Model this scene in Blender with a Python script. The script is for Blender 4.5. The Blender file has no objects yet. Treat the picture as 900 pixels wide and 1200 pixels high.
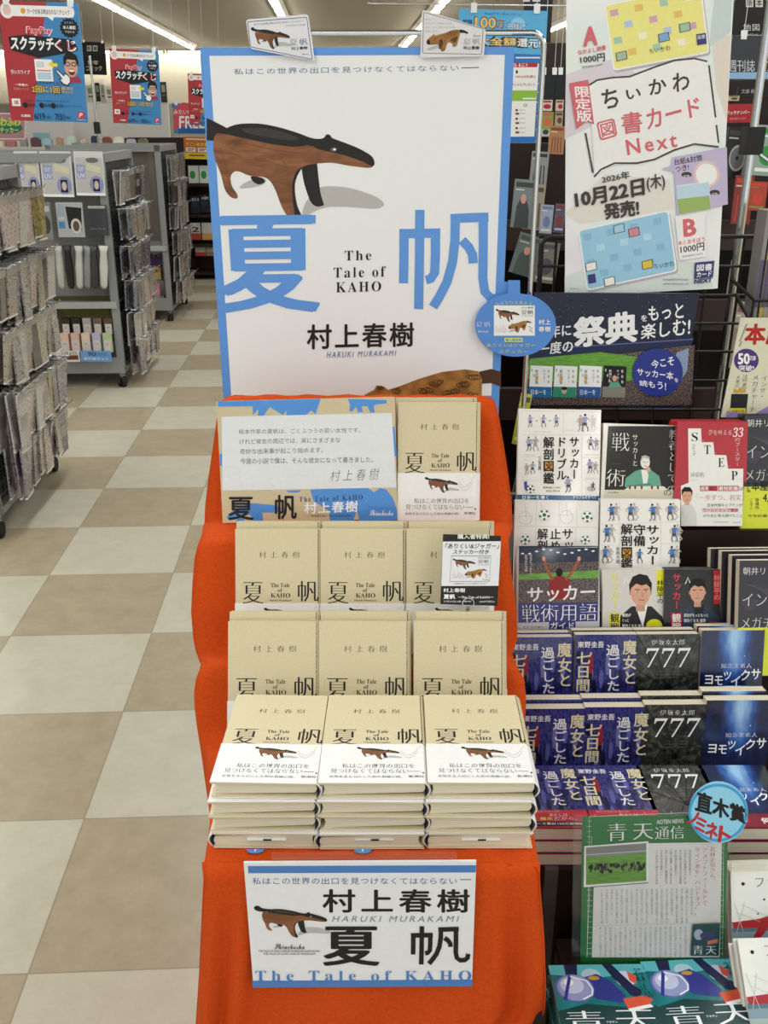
import bpy, math, random
from mathutils import Vector, Matrix
random.seed(7)
SC = bpy.context.scene
COL = SC.collection
PI = math.pi

# ------------------------------------------------------------------ camera
FPX = 1130.0
PITCH = math.atan(457 / FPX)
CH = 1.57
AISLE = math.radians(2.6)          # the shop's own grid is turned this much from the camera
cd = bpy.data.cameras.new('camera')
cd.sensor_fit = 'VERTICAL'; cd.sensor_height = 24; cd.lens = FPX / 1200 * 24
cd.clip_start = 0.02; cd.clip_end = 100
cam = bpy.data.objects.new('camera', cd); COL.objects.link(cam)
cam.location = (0, 0, CH); cam.rotation_euler = (PI / 2 - PITCH, 0, 0)
SC.camera = cam

# ------------------------------------------------------------------ world, lights, exposure
SC.view_settings.view_transform = 'Standard'; SC.view_settings.look = 'None'
SC.view_settings.gamma = 1; SC.view_settings.use_curve_mapping = False
SC.view_settings.exposure = 0.41
w = bpy.data.worlds.new('world'); SC.world = w; w.use_nodes = True
w.node_tree.nodes['Background'].inputs[0].default_value = (.92, .96, 1, 1)
w.node_tree.nodes['Background'].inputs[1].default_value = .9
LINES = (-4.95, -2.85, -.75, 1.35, 3.45, 5.55)  # rows of ceiling lamps, across the aisle
CEIL = 3.0
TUBE = 18.0          # brightness of the lamps
LAMPW = 15.5
def aisle_pt(lat, d, z=0):
    c, s = math.cos(AISLE), math.sin(AISLE)
    return Vector((lat * c - d * s, d * c + lat * s, z))
for lat in LINES:
    for k in range(7):
        d = -5.0 + k * 2.5
        if d > 9.5 or (lat < -4 and d > 9): continue
        ld = bpy.data.lights.new('ceiling_lamp_light', 'AREA'); ld.shape = 'RECTANGLE'
        ld.size = .12; ld.size_y = 2.3; ld.energy = LAMPW * (.72 if d < 0 else 1); ld.color = (.985, 1, .985)
        lo = bpy.data.objects.new('ceiling_lamp_light', ld); COL.objects.link(lo)
        lo.location = aisle_pt(lat, d, CEIL - .06); lo.rotation_euler = (0, 0, AISLE)

# ------------------------------------------------------------------ photo geometry
cP, sP = math.cos(PITCH), math.sin(PITCH)
EYE = Vector((0, 0, CH))
def ray(px, py):
    u = (px - 450) / FPX; v = (py - 600) / FPX
    return Vector((u, cP - v * sP, -sP - v * cP))
def at(px, py, Y):
    d = ray(px, py); return EYE + d * (Y / d.y)
def hit(px, py, p0, n):
    d = ray(px, py); return EYE + d * ((p0 - EYE).dot(n) / d.dot(n))
def on_z(px, py, z):
    d = ray(px, py); return EYE + d * ((z - CH) / d.z)

# ------------------------------------------------------------------ materials
MC = {}
def lin(h):
    h = h.lstrip('#'); o = []
    for i in (0, 2, 4):
        c = int(h[i:i + 2], 16) / 255
        o.append(c / 12.92 if c <= .04045 else ((c + .055) / 1.055) ** 2.4)
    return (*o, 1)
def _new(key):
    m = bpy.data.materials.new(key); m.use_nodes = True
    nt = m.node_tree; return m, nt, nt.nodes['Principled BSDF']
def N(nt, t, **k):
    n = nt.nodes.new(t)
    for a, b in k.items():
        if a in n.inputs: n.inputs[a].default_value = b
        else: setattr(n, a, b)
    return n
def mixc(nt, fac, a, b, mode='MIX'):
    m = nt.nodes.new('ShaderNodeMix'); m.data_type = 'RGBA'; m.blend_type = mode
    for s, v in ((0, fac), (6, a), (7, b)):
        if hasattr(v, 'links') or hasattr(v, 'is_linked'): nt.links.new(v, m.inputs[s])
        else: m.inputs[s].default_value = v
    return m.outputs[2]
def mat(hx, rough=.55, metal=0, var=.03, scale=90, spec=.35, bump=0, coat=0, bdist=.002):
    key = f'{hx}_{rough}_{metal}_{var}_{scale}_{bump}_{coat}'
    if key in MC: return MC[key]
    m, nt, b = _new('surface ' + hx)
    c = lin(hx)
    if var:
        tc = N(nt, 'ShaderNodeTexCoord'); nz = N(nt, 'ShaderNodeTexNoise', Scale=scale, Detail=3)
        nt.links.new(tc.outputs['Object'], nz.inputs['Vector'])
        lo = tuple(x * (1 - var * 2) for x in c[:3]) + (1,); hi = tuple(min(1, x * (1 + var)) for x in c[:3]) + (1,)
        nt.links.new(mixc(nt, nz.outputs['Fac'], lo, hi), b.inputs['Base Color'])
        if bump:
            bp = N(nt, 'ShaderNodeBump', Strength=bump, Distance=bdist)
            nt.links.new(nz.outputs['Fac'], bp.inputs['Height']); nt.links.new(bp.outputs[0], b.inputs['Normal'])
    else: b.inputs['Base Color'].default_value = c
    b.inputs['Roughness'].default_value = rough; b.inputs['Metallic'].default_value = metal
    b.inputs['Specular IOR Level'].default_value = spec
    if coat: b.inputs['Coat Weight'].default_value = coat; b.inputs['Coat Roughness'].default_value = .08
    MC[key] = m; return m
def ramp_noise(name, stops, scale=20, detail=4, rough=.5, kind='noise', stretch=(1, 1, 1), coat=0, dist=0, spec=.35, mul=1):
    if name in MC: return MC[name]
    m, nt, b = _new(name)
    tc = N(nt, 'ShaderNodeTexCoord'); mp = N(nt, 'ShaderNodeMapping'); mp.inputs['Scale'].default_value = stretch
    nt.links.new(tc.outputs['Object'], mp.inputs['Vector'])
    if kind == 'noise': t = N(nt, 'ShaderNodeTexNoise', Scale=scale, Detail=detail, Distortion=dist); out = t.outputs['Fac']
    elif kind == 'voronoi': t = N(nt, 'ShaderNodeTexVoronoi', Scale=scale); out = t.outputs['Color']
    elif kind == 'dist': t = N(nt, 'ShaderNodeTexVoronoi', Scale=scale); out = t.outputs['Distance']
    else: t = N(nt, 'ShaderNodeTexWave', Scale=scale, Distortion=dist, Detail=detail); out = t.outputs['Fac']
    nt.links.new(mp.outputs[0], t.inputs['Vector'])
    r = N(nt, 'ShaderNodeValToRGB'); e = r.color_ramp.elements
    while len(e) < len(stops): e.new(.5)
    for i, (p, hx) in enumerate(stops): e[i].position = p; e[i].color = tuple(v * mul for v in lin(hx)[:3]) + (1,)
    nt.links.new(out, r.inputs[0]); nt.links.new(r.outputs[0], b.inputs['Base Color'])
    b.inputs['Roughness'].default_value = rough; b.inputs['Specular IOR Level'].default_value = spec
    if coat: b.inputs['Coat Weight'].default_value = coat; b.inputs['Coat Roughness'].default_value = .06
    MC[name] = m; return m
def emis(hx, s):
    key = f'lamp_{hx}_{s}'
    if key in MC: return MC[key]
    m, nt, b = _new(key)
    b.inputs['Base Color'].default_value = lin(hx); b.inputs['Emission Color'].default_value = lin(hx); b.inputs['Emission Strength'].default_value = s
    MC[key] = m; return m
def clear(name='clear acrylic', tint='#FFFFFF', gl=.12):
    if name in MC: return MC[name]
    m, nt, b = _new(name); nt.nodes.remove(b)
    t = N(nt, 'ShaderNodeBsdfTransparent', Color=lin(tint)); g = N(nt, 'ShaderNodeBsdfGlossy', Roughness=.08)
    x = N(nt, 'ShaderNodeMixShader'); x.inputs[0].default_value = gl
    fr = N(nt, 'ShaderNodeFresnel', IOR=1.35); nt.links.new(fr.outputs[0], x.inputs[0])
    nt.links.new(t.outputs[0], x.inputs[1]); nt.links.new(g.outputs[0], x.inputs[2])
    nt.links.new(x.outputs[0], nt.nodes['Material Output'].inputs[0]); MC[name] = m; return m

# ------------------------------------------------------------------ lettering
TXC = {}
_tc = bpy.data.curves.new('letters', 'FONT'); _tc.resolution_u = 2; _tc.fill_mode = 'FRONT'
_to = bpy.data.objects.new('letters', _tc)
STY = {'r': (0, [(0, 0)]), 'l': (-.014, [(0, 0)]),
       'b': (0, [(-.02, 0), (.02, 0), (0, -.018), (0, .018)]),
       'k': (0, [(-.04, -.02), (.04, -.02), (-.04, .02), (.04, .02), (0, -.035), (0, .035)]),
       'h': (0, [(-.032, -.007), (.032, -.007), (-.032, .007), (.032, .007), (0, -.012), (0, .012), (0, 0)]),
       'm': (-.016, [(-.02, 0), (.002, 0), (.022, 0)]), 's': (-.006, [(0, 0)]),
       'n': (-.02, [(-.012, 0), (.012, 0)])}
def serif(s):
    o = ''
    for ch in s:
        if 'A' <= ch <= 'Z': o += chr(0x1D400 + ord(ch) - 65)
        elif 'a' <= ch <= 'z': o += chr(0x1D41A + ord(ch) - 97)
        elif '0' <= ch <= '9': o += chr(0x1D7CE + ord(ch) - 48)
        else: o += ch
    return o
def script(s):
    o = ''
    for ch in s:
        if 'A' <= ch <= 'Z': o += chr(0x1D4D0 + ord(ch) - 65)
        elif 'a' <= ch <= 'z': o += chr(0x1D4EA + ord(ch) - 97)
        else: o += ch
    return o
def glyphs(s, style='r', sp=1, shear=0):
    key = (s, style, sp, shear)
    if key in TXC: return TXC[key]
    off, sh = STY[style]
    _tc.body = s; _tc.offset = off; _tc.space_character = sp; _tc.shear = shear
    _to.to_mesh_clear(); me = _to.to_mesh()
    bv = [(v.co.x, v.co.y) for v in me.vertices]; bf = [tuple(p.vertices) for p in me.polygons]
    V, Fc = [], []
    for dx, dy in sh:
        n = len(V); V += [(x + dx, y + dy) for x, y in bv]; Fc += [tuple(i + n for i in f) for f in bf]
    if not V: V = [(0, 0)]
    xs = [p[0] for p in V]; ys = [p[1] for p in V]
    r = (V, Fc, min(xs), min(ys), max(xs), max(ys)); TXC[key] = r; return r

# ------------------------------------------------------------------ mesh builder
class MB:
    def __init__(s, step=2e-5):
        s.v, s.f, s.m, s.mats = [], [], [], []; s.L = 2e-4; s.step = step; s.map = lambda x, y: (x, y); s.c = (0, 0, 1, 1)
    def mi(s, m):
        if m not in s.mats: s.mats.append(m)
        return s.mats.index(m)
    def add(s, V, Fc, m):
        n = len(s.v); i = s.mi(m); s.v += [tuple(p) for p in V]
        for f in Fc: s.f.append(tuple(k + n for k in f)); s.m.append(i)
    def box(s, x0, x1, y0, y1, z0, z1, m):
        V = [(x, y, z) for x in (x0, x1) for y in (y0, y1) for z in (z0, z1)]
        s.add(V, [(0, 1, 3, 2), (4, 6, 7, 5), (0, 4, 5, 1), (2, 3, 7, 6), (0, 2, 6, 4), (1, 5, 7, 3)], m)
    def prism(s, pts, a, b, m, axis='z'):
        f = {'z': lambda p, t: (p[0], p[1], t), 'y': lambda p, t: (p[0], t, p[1]), 'x': lambda p, t: (t, p[0], p[1])}[axis]
        n = len(pts); V = [f(p, a) for p in pts] + [f(p, b) for p in pts]
        s.add(V, [tuple(range(n - 1, -1, -1)), tuple(range(n, 2 * n))] + [(i, (i + 1) % n, n + (i + 1) % n, n + i) for i in range(n)], m)
    def tube(s, P, r, m, n=8, caps=True):
        P = [Vector(p) for p in P]; V = []; Fc = []; up = None
        for i, p in enumerate(P):
            t = (P[min(i + 1, len(P) - 1)] - P[max(i - 1, 0)]).normalized()
            if up is None:
                a = Vector((0, 0, 1)) if abs(t.z) < .9 else Vector((1, 0, 0)); up = (a - t * a.dot(t)).normalized()
            else: up = (up - t * up.dot(t)).normalized()
            sd = t.cross(up)
            for k in range(n):
                a = 2 * PI * k / n; V.append(p + (up * math.cos(a) + sd * math.sin(a)) * r)
        for i in range(len(P) - 1):
            for k in range(n): Fc.append((i * n + k, i * n + (k + 1) % n, (i + 1) * n + (k + 1) % n, (i + 1) * n + k))
        if caps: Fc += [tuple(range(n - 1, -1, -1)), tuple((len(P) - 1) * n + k for k in range(n))]
        s.add(V, Fc, m)
    def lathe(s, prof, m, n=16, c=(0, 0, 0)):
        V = [(c[0] + r * math.cos(2 * PI * k / n), c[1] + r * math.sin(2 * PI * k / n), c[2] + z) for r, z in prof for k in range(n)]
        Fc = [(i * n + k, i * n + (k + 1) % n, (i + 1) * n + (k + 1) % n, (i + 1) * n + k) for i in range(len(prof) - 1) for k in range(n)]
        Fc += [tuple(range(n - 1, -1, -1)), tuple((len(prof) - 1) * n + k for k in range(n))]
        s.add(V, Fc, m)
    # ---- printing on the face y = 0 (x right, y of the layout downwards)
    def C(s, ox=0, oy=0, sx=1, sy=None): s.c = (ox, oy, sx, sy or sx); return s
    def _p(s, x, y):
        a = s.c; u, v = s.map(a[0] + x / a[2], a[1] + y / a[3]); return (u, -s.L, v)
    def poly(s, pts, m):
        s.L += s.step; s.add([s._p(*p) for p in pts], [tuple(range(len(pts)))], m)
    def rect(s, x0, y0, x1, y1, m): s.poly([(x0, y1), (x1, y1), (x1, y0), (x0, y0)], m)
    def ell(s, cx, cy, rx, ry, m, n=20, a0=0, rot=0):
        cr, sr = math.cos(rot), math.sin(rot); P = []
        for k in range(n):
            a = 2 * PI * k / n; x, y = rx * math.cos(a), ry * math.sin(a); P.append((cx + x * cr - y * sr, cy + x * sr + y * cr))
        s.poly(P, m)
    def line(s, P, wd, m):
        s.L += s.step; V = []; n = len(P)
        for i, p in enumerate(P):
            a, b = P[max(i - 1, 0)], P[min(i + 1, n - 1)]; dx, dy = b[0] - a[0], b[1] - a[1]; l = math.hypot(dx, dy) or 1
            ox, oy = -dy / l * wd / 2, dx / l * wd / 2
            V += [s._p(p[0] + ox, p[1] + oy), s._p(p[0] - ox, p[1] - oy)]
        s.add(V, [(2 * i, 2 * i + 1, 2 * i + 3, 2 * i + 2) for i in range(n - 1)], m)
    def loop(s, P, wd, m): s.line(list(P) + [P[0], P[1]], wd, m)
    def frame(s, x0, y0, x1, y1, wd, m):
        s.L += s.step; P = [s._p(*q) for q in ((x0, y0), (x1, y0), (x1, y1), (x0, y1), (x0 + wd, y0 + wd), (x1 - wd, y0 + wd), (x1 - wd, y1 - wd), (x0 + wd, y1 - wd))]
        s.add(P, [(i, (i + 1) % 4, (i + 1) % 4 + 4, i + 4) for i in range(4)], m)
    def txtq(s, t, q, m, style='r', sp=1, shear=0):
        V, Fc, x0, y0, x1, y1 = glyphs(t, style, sp, shear); s.L += s.step
        (ax, ay), (bx, by), (cx, cy), (dx, dy) = q; W = max(x1 - x0, 1e-6); H = max(y1 - y0, 1e-6); o = []
        nb = len(V) // max(1, len(STY[style][1])); L0 = s.L
        for i, (x, y) in enumerate(V):
            s.L = L0 + (i // nb) * s.step * .3; f = (x - x0) / W; g = (y1 - y) / H
            o.append(s._p((ax * (1 - f) + bx * f) * (1 - g) + (dx * (1 - f) + cx * f) * g, (ay * (1 - f) + by * f) * (1 - g) + (dy * (1 - f) + cy * f) * g))
        s.L = L0 + s.step; s.add(o, Fc, m)
    def txt(s, t, x0, y0, x1, y1, m, style='r', sp=1, shear=0): s.txtq(t, ((x0, y0), (x1, y0), (x1, y1), (x0, y1)), m, style, sp, shear)
    def vtxt(s, t, x0, y0, x1, y1, m, style='r', lean=0):
        n = len(t); h = (y1 - y0) / n; wd = x1 - x0; s.L += s.step
        for i, ch in enumerate(t):
            V, Fc, a, b, c, d = glyphs(ch, style); o = []
            nb = len(V) // max(1, len(STY[style][1])); L0 = s.L
            for i2, (x, y) in enumerate(V):
                s.L = L0 + (i2 // nb) * s.step * .3
                if ch in 'ー―—…': x, y = .5 + (y - .38), .38 + (x - .5)
                elif ch in '、。': x, y = x + .6, y + .55
                elif ch in 'ッャュョァィゥェォっゃゅょ': x, y = x + .1, y + .1
                o.append(s._p(x0 + x * wd + lean * (i + .88 - y) / n, y0 + (i + (.88 - y)) * h))
            s.L = L0; s.add(o, Fc, m)
        s.L += s.step
    def build(s, name, parent=None, M=None, smooth=False, bevel=0):
        me = bpy.data.meshes.new(name); me.from_pydata(s.v, [], s.f)
        for m in s.mats: me.materials.append(m)
        me.polygons.foreach_set('material_index', s.m)
        if smooth: me.polygons.foreach_set('use_smooth', [True] * len(s.f))
        me.update()
        o = bpy.data.objects.new(name, me); COL.objects.link(o)
        if parent: o.parent = parent
        if M is not None: o.matrix_world = M
        if bevel:
            b = o.modifiers.new('edge', 'BEVEL'); b.width = bevel; b.segments = 2; b.limit_method = 'ANGLE'
        return o
def tag(o, label, cat, group=None):
    o['label'] = label; o['category'] = cat
    if group: o['group'] = group
    return o
def thing(name, label, cat, M=None, group=None):
    o = bpy.data.objects.new(name, None); COL.objects.link(o); o.empty_display_size = .05
    if M is not None: o.matrix_world = M
    return tag(o, label, cat, group)
def struct(o): o['kind'] = 'structure'; return o
def dup(o, M=None, label=None, group=None):
    c = o.copy(); COL.objects.link(c)
    if M is not None: c.matrix_world = M
    if label: c['label'] = label
    if group: c['group'] = group
    for ch in o.children:
        d = ch.copy(); COL.objects.link(d); d.parent = c
        for g in ch.children:
            e = g.copy(); COL.objects.link(e); e.parent = d
    return c
def TR(x, y, z, rz=0, rx=0): return Matrix.Translation((x, y, z)) @ Matrix.Rotation(rz, 4, 'Z') @ Matrix.Rotation(rx, 4, 'X')
class Sheet:
    """a flat rectangle standing in the room: pixels of three corners, distance of its lower edge, lean backwards"""
    def __init__(s, bl, br, tl, Y, lean=0, yaw=0):
        s.n = Matrix.Rotation(yaw, 3, 'Z') @ Vector((0, -math.cos(lean), math.sin(lean)))
        p0 = at(*bl, Y); p1 = hit(*br, p0, s.n); p2 = hit(*tl, p0, s.n)
        s.u = (p1 - p0).normalized(); s.v = s.u.cross(-s.n); s.W = (p1 - p0).length; s.H = (p2 - p0).dot(s.v); s.o = p0 + s.u * s.W / 2
        s.M = Matrix.Translation(s.o) @ Matrix((s.u, -s.n, s.v)).transposed().to_4x4()
    def px(s, x, y):
        q = hit(x, y, s.o, s.n) - s.o; return (q.dot(s.u), q.dot(s.v))
    def fr(s, x, y): return ((x - .5) * s.W, (1 - y) * s.H)
def frac(W, H): return lambda x, y: ((x - .5) * W, (1 - y) * H)
def board(W, H, T, m, edge=None, back=None, r=0, step=2e-5):
    """a board standing on z = 0 with its face on y = 0, as the base of a printed sheet"""
    b = MB(step); b.box(-W / 2, W / 2, 0, T, 0, H, m); return b
WHITE = '#EDF0F0'; INK = '#14120F'
ORD = ['first', 'second', 'third', 'fourth', 'fifth', 'sixth', 'seventh', 'eighth', 'ninth', 'tenth']

# ================================================================== the setting
def floor_mat():
    m, nt, b = _new('vinyl floor tiles')
    g = N(nt, 'ShaderNodeNewGeometry'); p0 = on_z(93.3, 618, 0)
    mp = N(nt, 'ShaderNodeMapping', vector_type='TEXTURE')
    mp.inputs['Location'].default_value = (p0.x, p0.y, -.2); mp.inputs['Rotation'].default_value = (0, 0, AISLE); mp.inputs['Scale'].default_value = (.4602,) * 3
    nt.links.new(g.outputs['Position'], mp.inputs['Vector'])
    ck = N(nt, 'ShaderNodeTexChecker', Scale=1.0); nt.links.new(mp.outputs[0], ck.inputs['Vector'])
    nz = N(nt, 'ShaderNodeTexNoise', Scale=5, Detail=9, Roughness=.72); nt.links.new(mp.outputs[0], nz.inputs['Vector'])
    n2 = N(nt, 'ShaderNodeTexNoise', Scale=55, Detail=4); nt.links.new(mp.outputs[0], n2.inputs['Vector'])
    r1 = N(nt, 'ShaderNodeValToRGB'); r1.color_ramp.elements[0].position = .3; r1.color_ramp.elements[1].position = .72
    nt.links.new(nz.outputs['Fac'], r1.inputs[0])
    lt = mixc(nt, r1.outputs[0], (.47, .437, .335, 1), (.56, .527, .42, 1)); tn = mixc(nt, r1.outputs[0], (.325, .268, .175, 1), (.42, .352, .24, 1))
    c = mixc(nt, ck.outputs['Fac'], tn, lt)
    sp = N(nt, 'ShaderNodeMath', operation='MULTIPLY'); sp.inputs[1].default_value = .12; nt.links.new(n2.outputs['Fac'], sp.inputs[0])
    c2 = mixc(nt, sp.outputs[0], c, lin('#8F8774'))
    sx = N(nt, 'ShaderNodeSeparateXYZ'); nt.links.new(mp.outputs[0], sx.inputs[0]); e = []
    for k in (0, 1):
        f = N(nt, 'ShaderNodeMath', operation='PINGPONG'); f.inputs[1].default_value = .5; nt.links.new(sx.outputs[k], f.inputs[0])
        l = N(nt, 'ShaderNodeMath', operation='LESS_THAN'); l.inputs[1].default_value = .004; nt.links.new(f.outputs[0], l.inputs[0]); e.append(l)
    mx = N(nt, 'ShaderNodeMath', operation='MAXIMUM'); nt.links.new(e[0].outputs[0], mx.inputs[0]); nt.links.new(e[1].outputs[0], mx.inputs[1])
    h = N(nt, 'ShaderNodeMath', operation='MULTIPLY'); h.inputs[1].default_value = .5; nt.links.new(mx.outputs[0], h.inputs[0])
    c3 = mixc(nt, h.outputs[0], c2, lin('#6E6656'))
    nt.links.new(c3, b.inputs['Base Color'])
    b.inputs['Roughness'].default_value = .3; b.inputs['Specular IOR Level'].default_value = .35
    bp = N(nt, 'ShaderNodeBump', Strength=.12, Distance=.004); nt.links.new(nz.outputs['Fac'], bp.inputs['Height']); nt.links.new(bp.outputs[0], b.inputs['Normal'])
    return m
def slab_struct(name, x0, x1, y0, y1, z0, z1, m, rot=0):
    b = MB(); b.box(x0, x1, y0, y1, z0, z1, m); return struct(b.build(name, M=Matrix.Rotation(rot, 4, 'Z')))
slab_struct('floor', -12, 9, -7, 24.5, -.1, 0, floor_mat())
CEILM = ramp_noise('ceiling board', [(.3, '#A8A294'), (.7, '#B1AB9D')], scale=120, rough=.9)
slab_struct('ceiling', -12, 9, -7, 24.5, CEIL, CEIL + .1, CEILM)
WALLM = ramp_noise('cream wall paint', [(.3, '#E6DFCB'), (.7, '#EBE5D3')], scale=40, rough=.85)
slab_struct('wall_far', -10.5, 8.5, 22.9, 23.0, 0, CEIL, WALLM, AISLE)
slab_struct('wall_left', -9.7, -9.6, -7, 22.9, 0, CEIL, WALLM, AISLE)
slab_struct('wall_right', 6.6, 6.7, -7, 22.9, 0, CEIL, WALLM, AISLE)

# ---- fluorescent ceiling lamps in view
LAMPB = mat('#E8E6DF', .5); TUBEM = emis('#FFFBF2', TUBE)
def lamp(M, label, L=2.3):
    t = thing('fluorescent_lamp', label, 'ceiling lamp', M, 'fluorescent ceiling lamps')
    b = MB(); b.prism([(-.09, .05), (.09, .05), (.06, 0), (-.06, 0)], -L / 2 - .04, L / 2 + .04, LAMPB, 'y'); b.build('housing', t)
    b = MB(); b.tube([(0, -L / 2, -.025), (0, L / 2, -.025)], .02, TUBEM, 8); b.build('tube', t)
    b = MB(); 
    for y in (-L / 2 - .02, L / 2 + .02): b.box(-.03, .03, y - .02, y + .02, -.05, .0, LAMPB)
    b.build('tube_holder', t); return t
l0 = None
ROWN = {-4.95: 'outermost row beyond the stationery racks', -2.85: 'row above the hanging red and blue posters', -.75: 'row over the shopping aisle', 1.35: 'row above the blue-edged panel', 3.45: 'row over the wall shelves', 5.55: 'row along the far side'}
for lat in LINES[1:5]:
    for k in range(5):
        d = 10.65 + k * 2.42
        p = aisle_pt(lat, d, CEIL - .051); M = Matrix.Translation(p) @ Matrix.Rotation(AISLE, 4, 'Z')
        lb = f'long white fluorescent ceiling lamp, {ORD[k]} in the {ROWN[lat]}'
        if l0 is None: l0 = lamp(M, lb)
        else: dup(l0, M, lb)
for k in range(4):
    p = aisle_pt(-7.2 + 2.42 * k, 22.6, CEIL - .051)
    dup(l0, Matrix.Translation(p) @ Matrix.Rotation(AISLE + PI / 2, 4, 'Z'), f'fluorescent lamp running crosswise along the far cream wall, {ORD[k]} of its row')
for k in range(2):
    p = aisle_pt(2.6 + 2.42 * k, 22.6, CEIL - .051)
    dup(l0, Matrix.Translation(p) @ Matrix.Rotation(AISLE + PI / 2, 4, 'Z'), f'crosswise fluorescent lamp far behind the blue campaign poster, {ORD[k]} of two')

# ================================================================== generic printed card
CARDS = {}
def card(name, label, cat, bl, br, tl, Y, m, T=.001, draw=None, lean=0, yaw=0, group=None, edge=None, outline=None, step=2e-5, top=False):
    S = Sheet(bl, br, tl, Y, lean, yaw); b = MB(step)
    if outline:
        pts = [S.px(*p) for p in outline]; b.prism(pts[::-1], 0, T, m, 'y')
    else: b.box(-S.W / 2, S.W / 2, 0, T, 0, S.H, m)
    b.map = S.px
    if draw: draw(b, S)
    o = b.build(name, M=S.M); tag(o, label, cat, group); o['_'] = 0; del o['_']
    return o, S

# ---- the cash-back lottery posters hanging over the stationery racks
RED, BLU = mat('#B0343C', .5), mat('#3F86BE', .5)
K_, W_, Y_ = mat('#17181C', .5), mat('#F2F3F2', .5), mat('#F3D63B', .5)
SKIN, HAIR = mat('#D9A58B', .6), mat('#191513', .6)
def lottery(b, S):
    b.map = S.fr
    b.poly([(0, 1), (.285, 1), (.6, 0), (0, 0)], RED)
    b.poly([(.285, 1), (1, 1), (1, 0), (.6, 0)], BLU)
    b.rect(.1, .03, .9, .12, W_); b.ell(.1, .075, .085, .065, W_); b.ell(.9, .075, .04, .045, W_); b.poly([(.6, .12), (.68, .12), (.66, .15)], W_)
    b.ell(.1, .075, .05, .04, mat('#E9C7BF', .5)); b.ell(.3, .075, .03, .024, mat('#E8A33B', .5)); b.txt('マークがある時はもれなくチェック', .35, .055, .88, .1, mat('#6B5748', .5), 'b')
    P = []
    for k in range(32): r = 1 if k % 2 else .86; P.append((.86 + .125 * r * math.cos(k * PI / 16), .205 + .085 * r * math.sin(k * PI / 16)))
    b.poly(P, K_); b.txt('本人確認', .78, .185, .94, .215, W_, 'b'); b.txt('で当たる', .8, .228, .92, .245, W_); b.txt('とくとく', .81, .152, .91, .168, W_)
    b.txt('PayPay', .31, .2, .65, .275, W_, 'k', shear=.1); b.txt('PayPay', .32, .205, .64, .27, mat('#D93A45', .5), 'b', shear=.1)
    b.poly([(.08, .29), (.3, .27), (.9, .3), (.95, .38), (.9, .4), (.45, .46), (.1, .4)], K_)
    b.txt('スクラッチ', .1, .285, .65, .4, W_, 'k', shear=.12); b.txt('くじ', .655, .3, .93, .4, W_, 'k'); b.txt('くじ', .675, .31, .91, .39, mat('#C93440', .5), 'b')
    b.rect(.38, .47, .6, .655, W_); b.rect(.4, .49, .5, .54, mat('#D7DADC', .5)); b.rect(.4, .56, .58, .57, mat('#DB5B57', .5)); b.rect(.4, .58, .58, .64, mat('#BBD4EA', .5))
    b.poly([(.55, .51), (.62, .475), (.61, .5), (.67, .5), (.67, .53), (.61, .53), (.62, .55)], Y_)
    # laughing man with glasses
    b.poly([(.77, .61), (.93, .61), (.96, .66), (.74, .66)], mat('#A6344A', .5))
    b.ell(.84, .53, .085, .085, SKIN); b.poly([(.75, .52), (.75, .45), (.79, .415), (.86, .405), (.92, .43), (.94, .48), (.93, .53), (.9, .47), (.8, .465)], HAIR)
    for x in (.8, .88): b.ell(x, .505, .035, .02, K_, 12); b.ell(x, .505, .025, .013, mat('#B8A7A0', .4), 12)
    b.ell(.845, .57, .04, .028, mat('#7A2226', .5), 14); b.ell(.845, .56, .035, .01, W_, 12)
    b.poly([(.63, .56), (.66, .55), (.74, .6), (.75, .58), (.79, .59), (.82, .62), (.82, .66), (.78, .69), (.72, .68), (.67, .63), (.71, .63)], K_)
    b.poly([(.645, .56), (.66, .56), (.74, .61), (.755, .59), (.785, .6), (.81, .62), (.81, .655), (.775, .68), (.725, .67), (.69, .64), (.72, .63)], W_)
    b.txt('引いスワイプ', .07, .565, .31, .6, W_, 'b'); b.txt('一等最大', .1, .68, .27, .7, W_, 'b'); b.txt('全額戻ってくる', .08, .715, .27, .735, mat('#E9A09F', .5))
    b.txt('スクラッチくじで', .36, .655, .72, .68, mat('#123A66', .5), 'b')
    b.txt('2回に1回', .3, .69, .68, .76, K_, 'k'); b.txt('2回に1回', .31, .695, .67, .755, mat('#E7C63C', .5), 'b'); b.txt('全員に当たる!', .69, .695, .84, .725, mat('#E7C63C', .5), 'b'); b.txt('チャンス', .7, .73, .84, .755, mat('#E7C63C', .5), 'b')
    b.rect(.04, .81, .15, .875, W_); b.txt('福', .065, .825, .125, .86, mat('#C23A3A', .5), 'b')
    b.txt('対象のお店で支払うと引ける', .22, .815, .78, .83, mat('#17335C', .5))
    for x, t in ((.21, '100%'), (.42, '5%'), (.57, '0.5%')): b.ell(x, .862, .032, .024, K_, 14); b.txt(t, x + .04, .848, x + .13, .875, mat('#17335C', .5), 'b')
    b.txt('相当戻ってくるチャンス', .72, .855, .93, .868, mat('#17335C', .5))
    b.txt('応募期', .14, .945, .26, .968, W_, 'b'); b.txt('6/19', .31, .93, .45, .985, mat('#142B52', .5), 'b'); b.txt('(金)', .46, .95, .53, .98, mat('#142B52', .5)); b.txt('7/31', .58, .93, .7, .985, mat('#142B52', .5), 'b'); b.txt('(金)', .71, .95, .78, .98, mat('#142B52', .5))
    b.rect(.87, .91, .96, .965, mat('#D8354A', .5)); b.txt('P', .89, .92, .94, .958, W_, 'b', shear=.2); b.txt('PayPay', .87, .972, .97, .988, W_)
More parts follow.
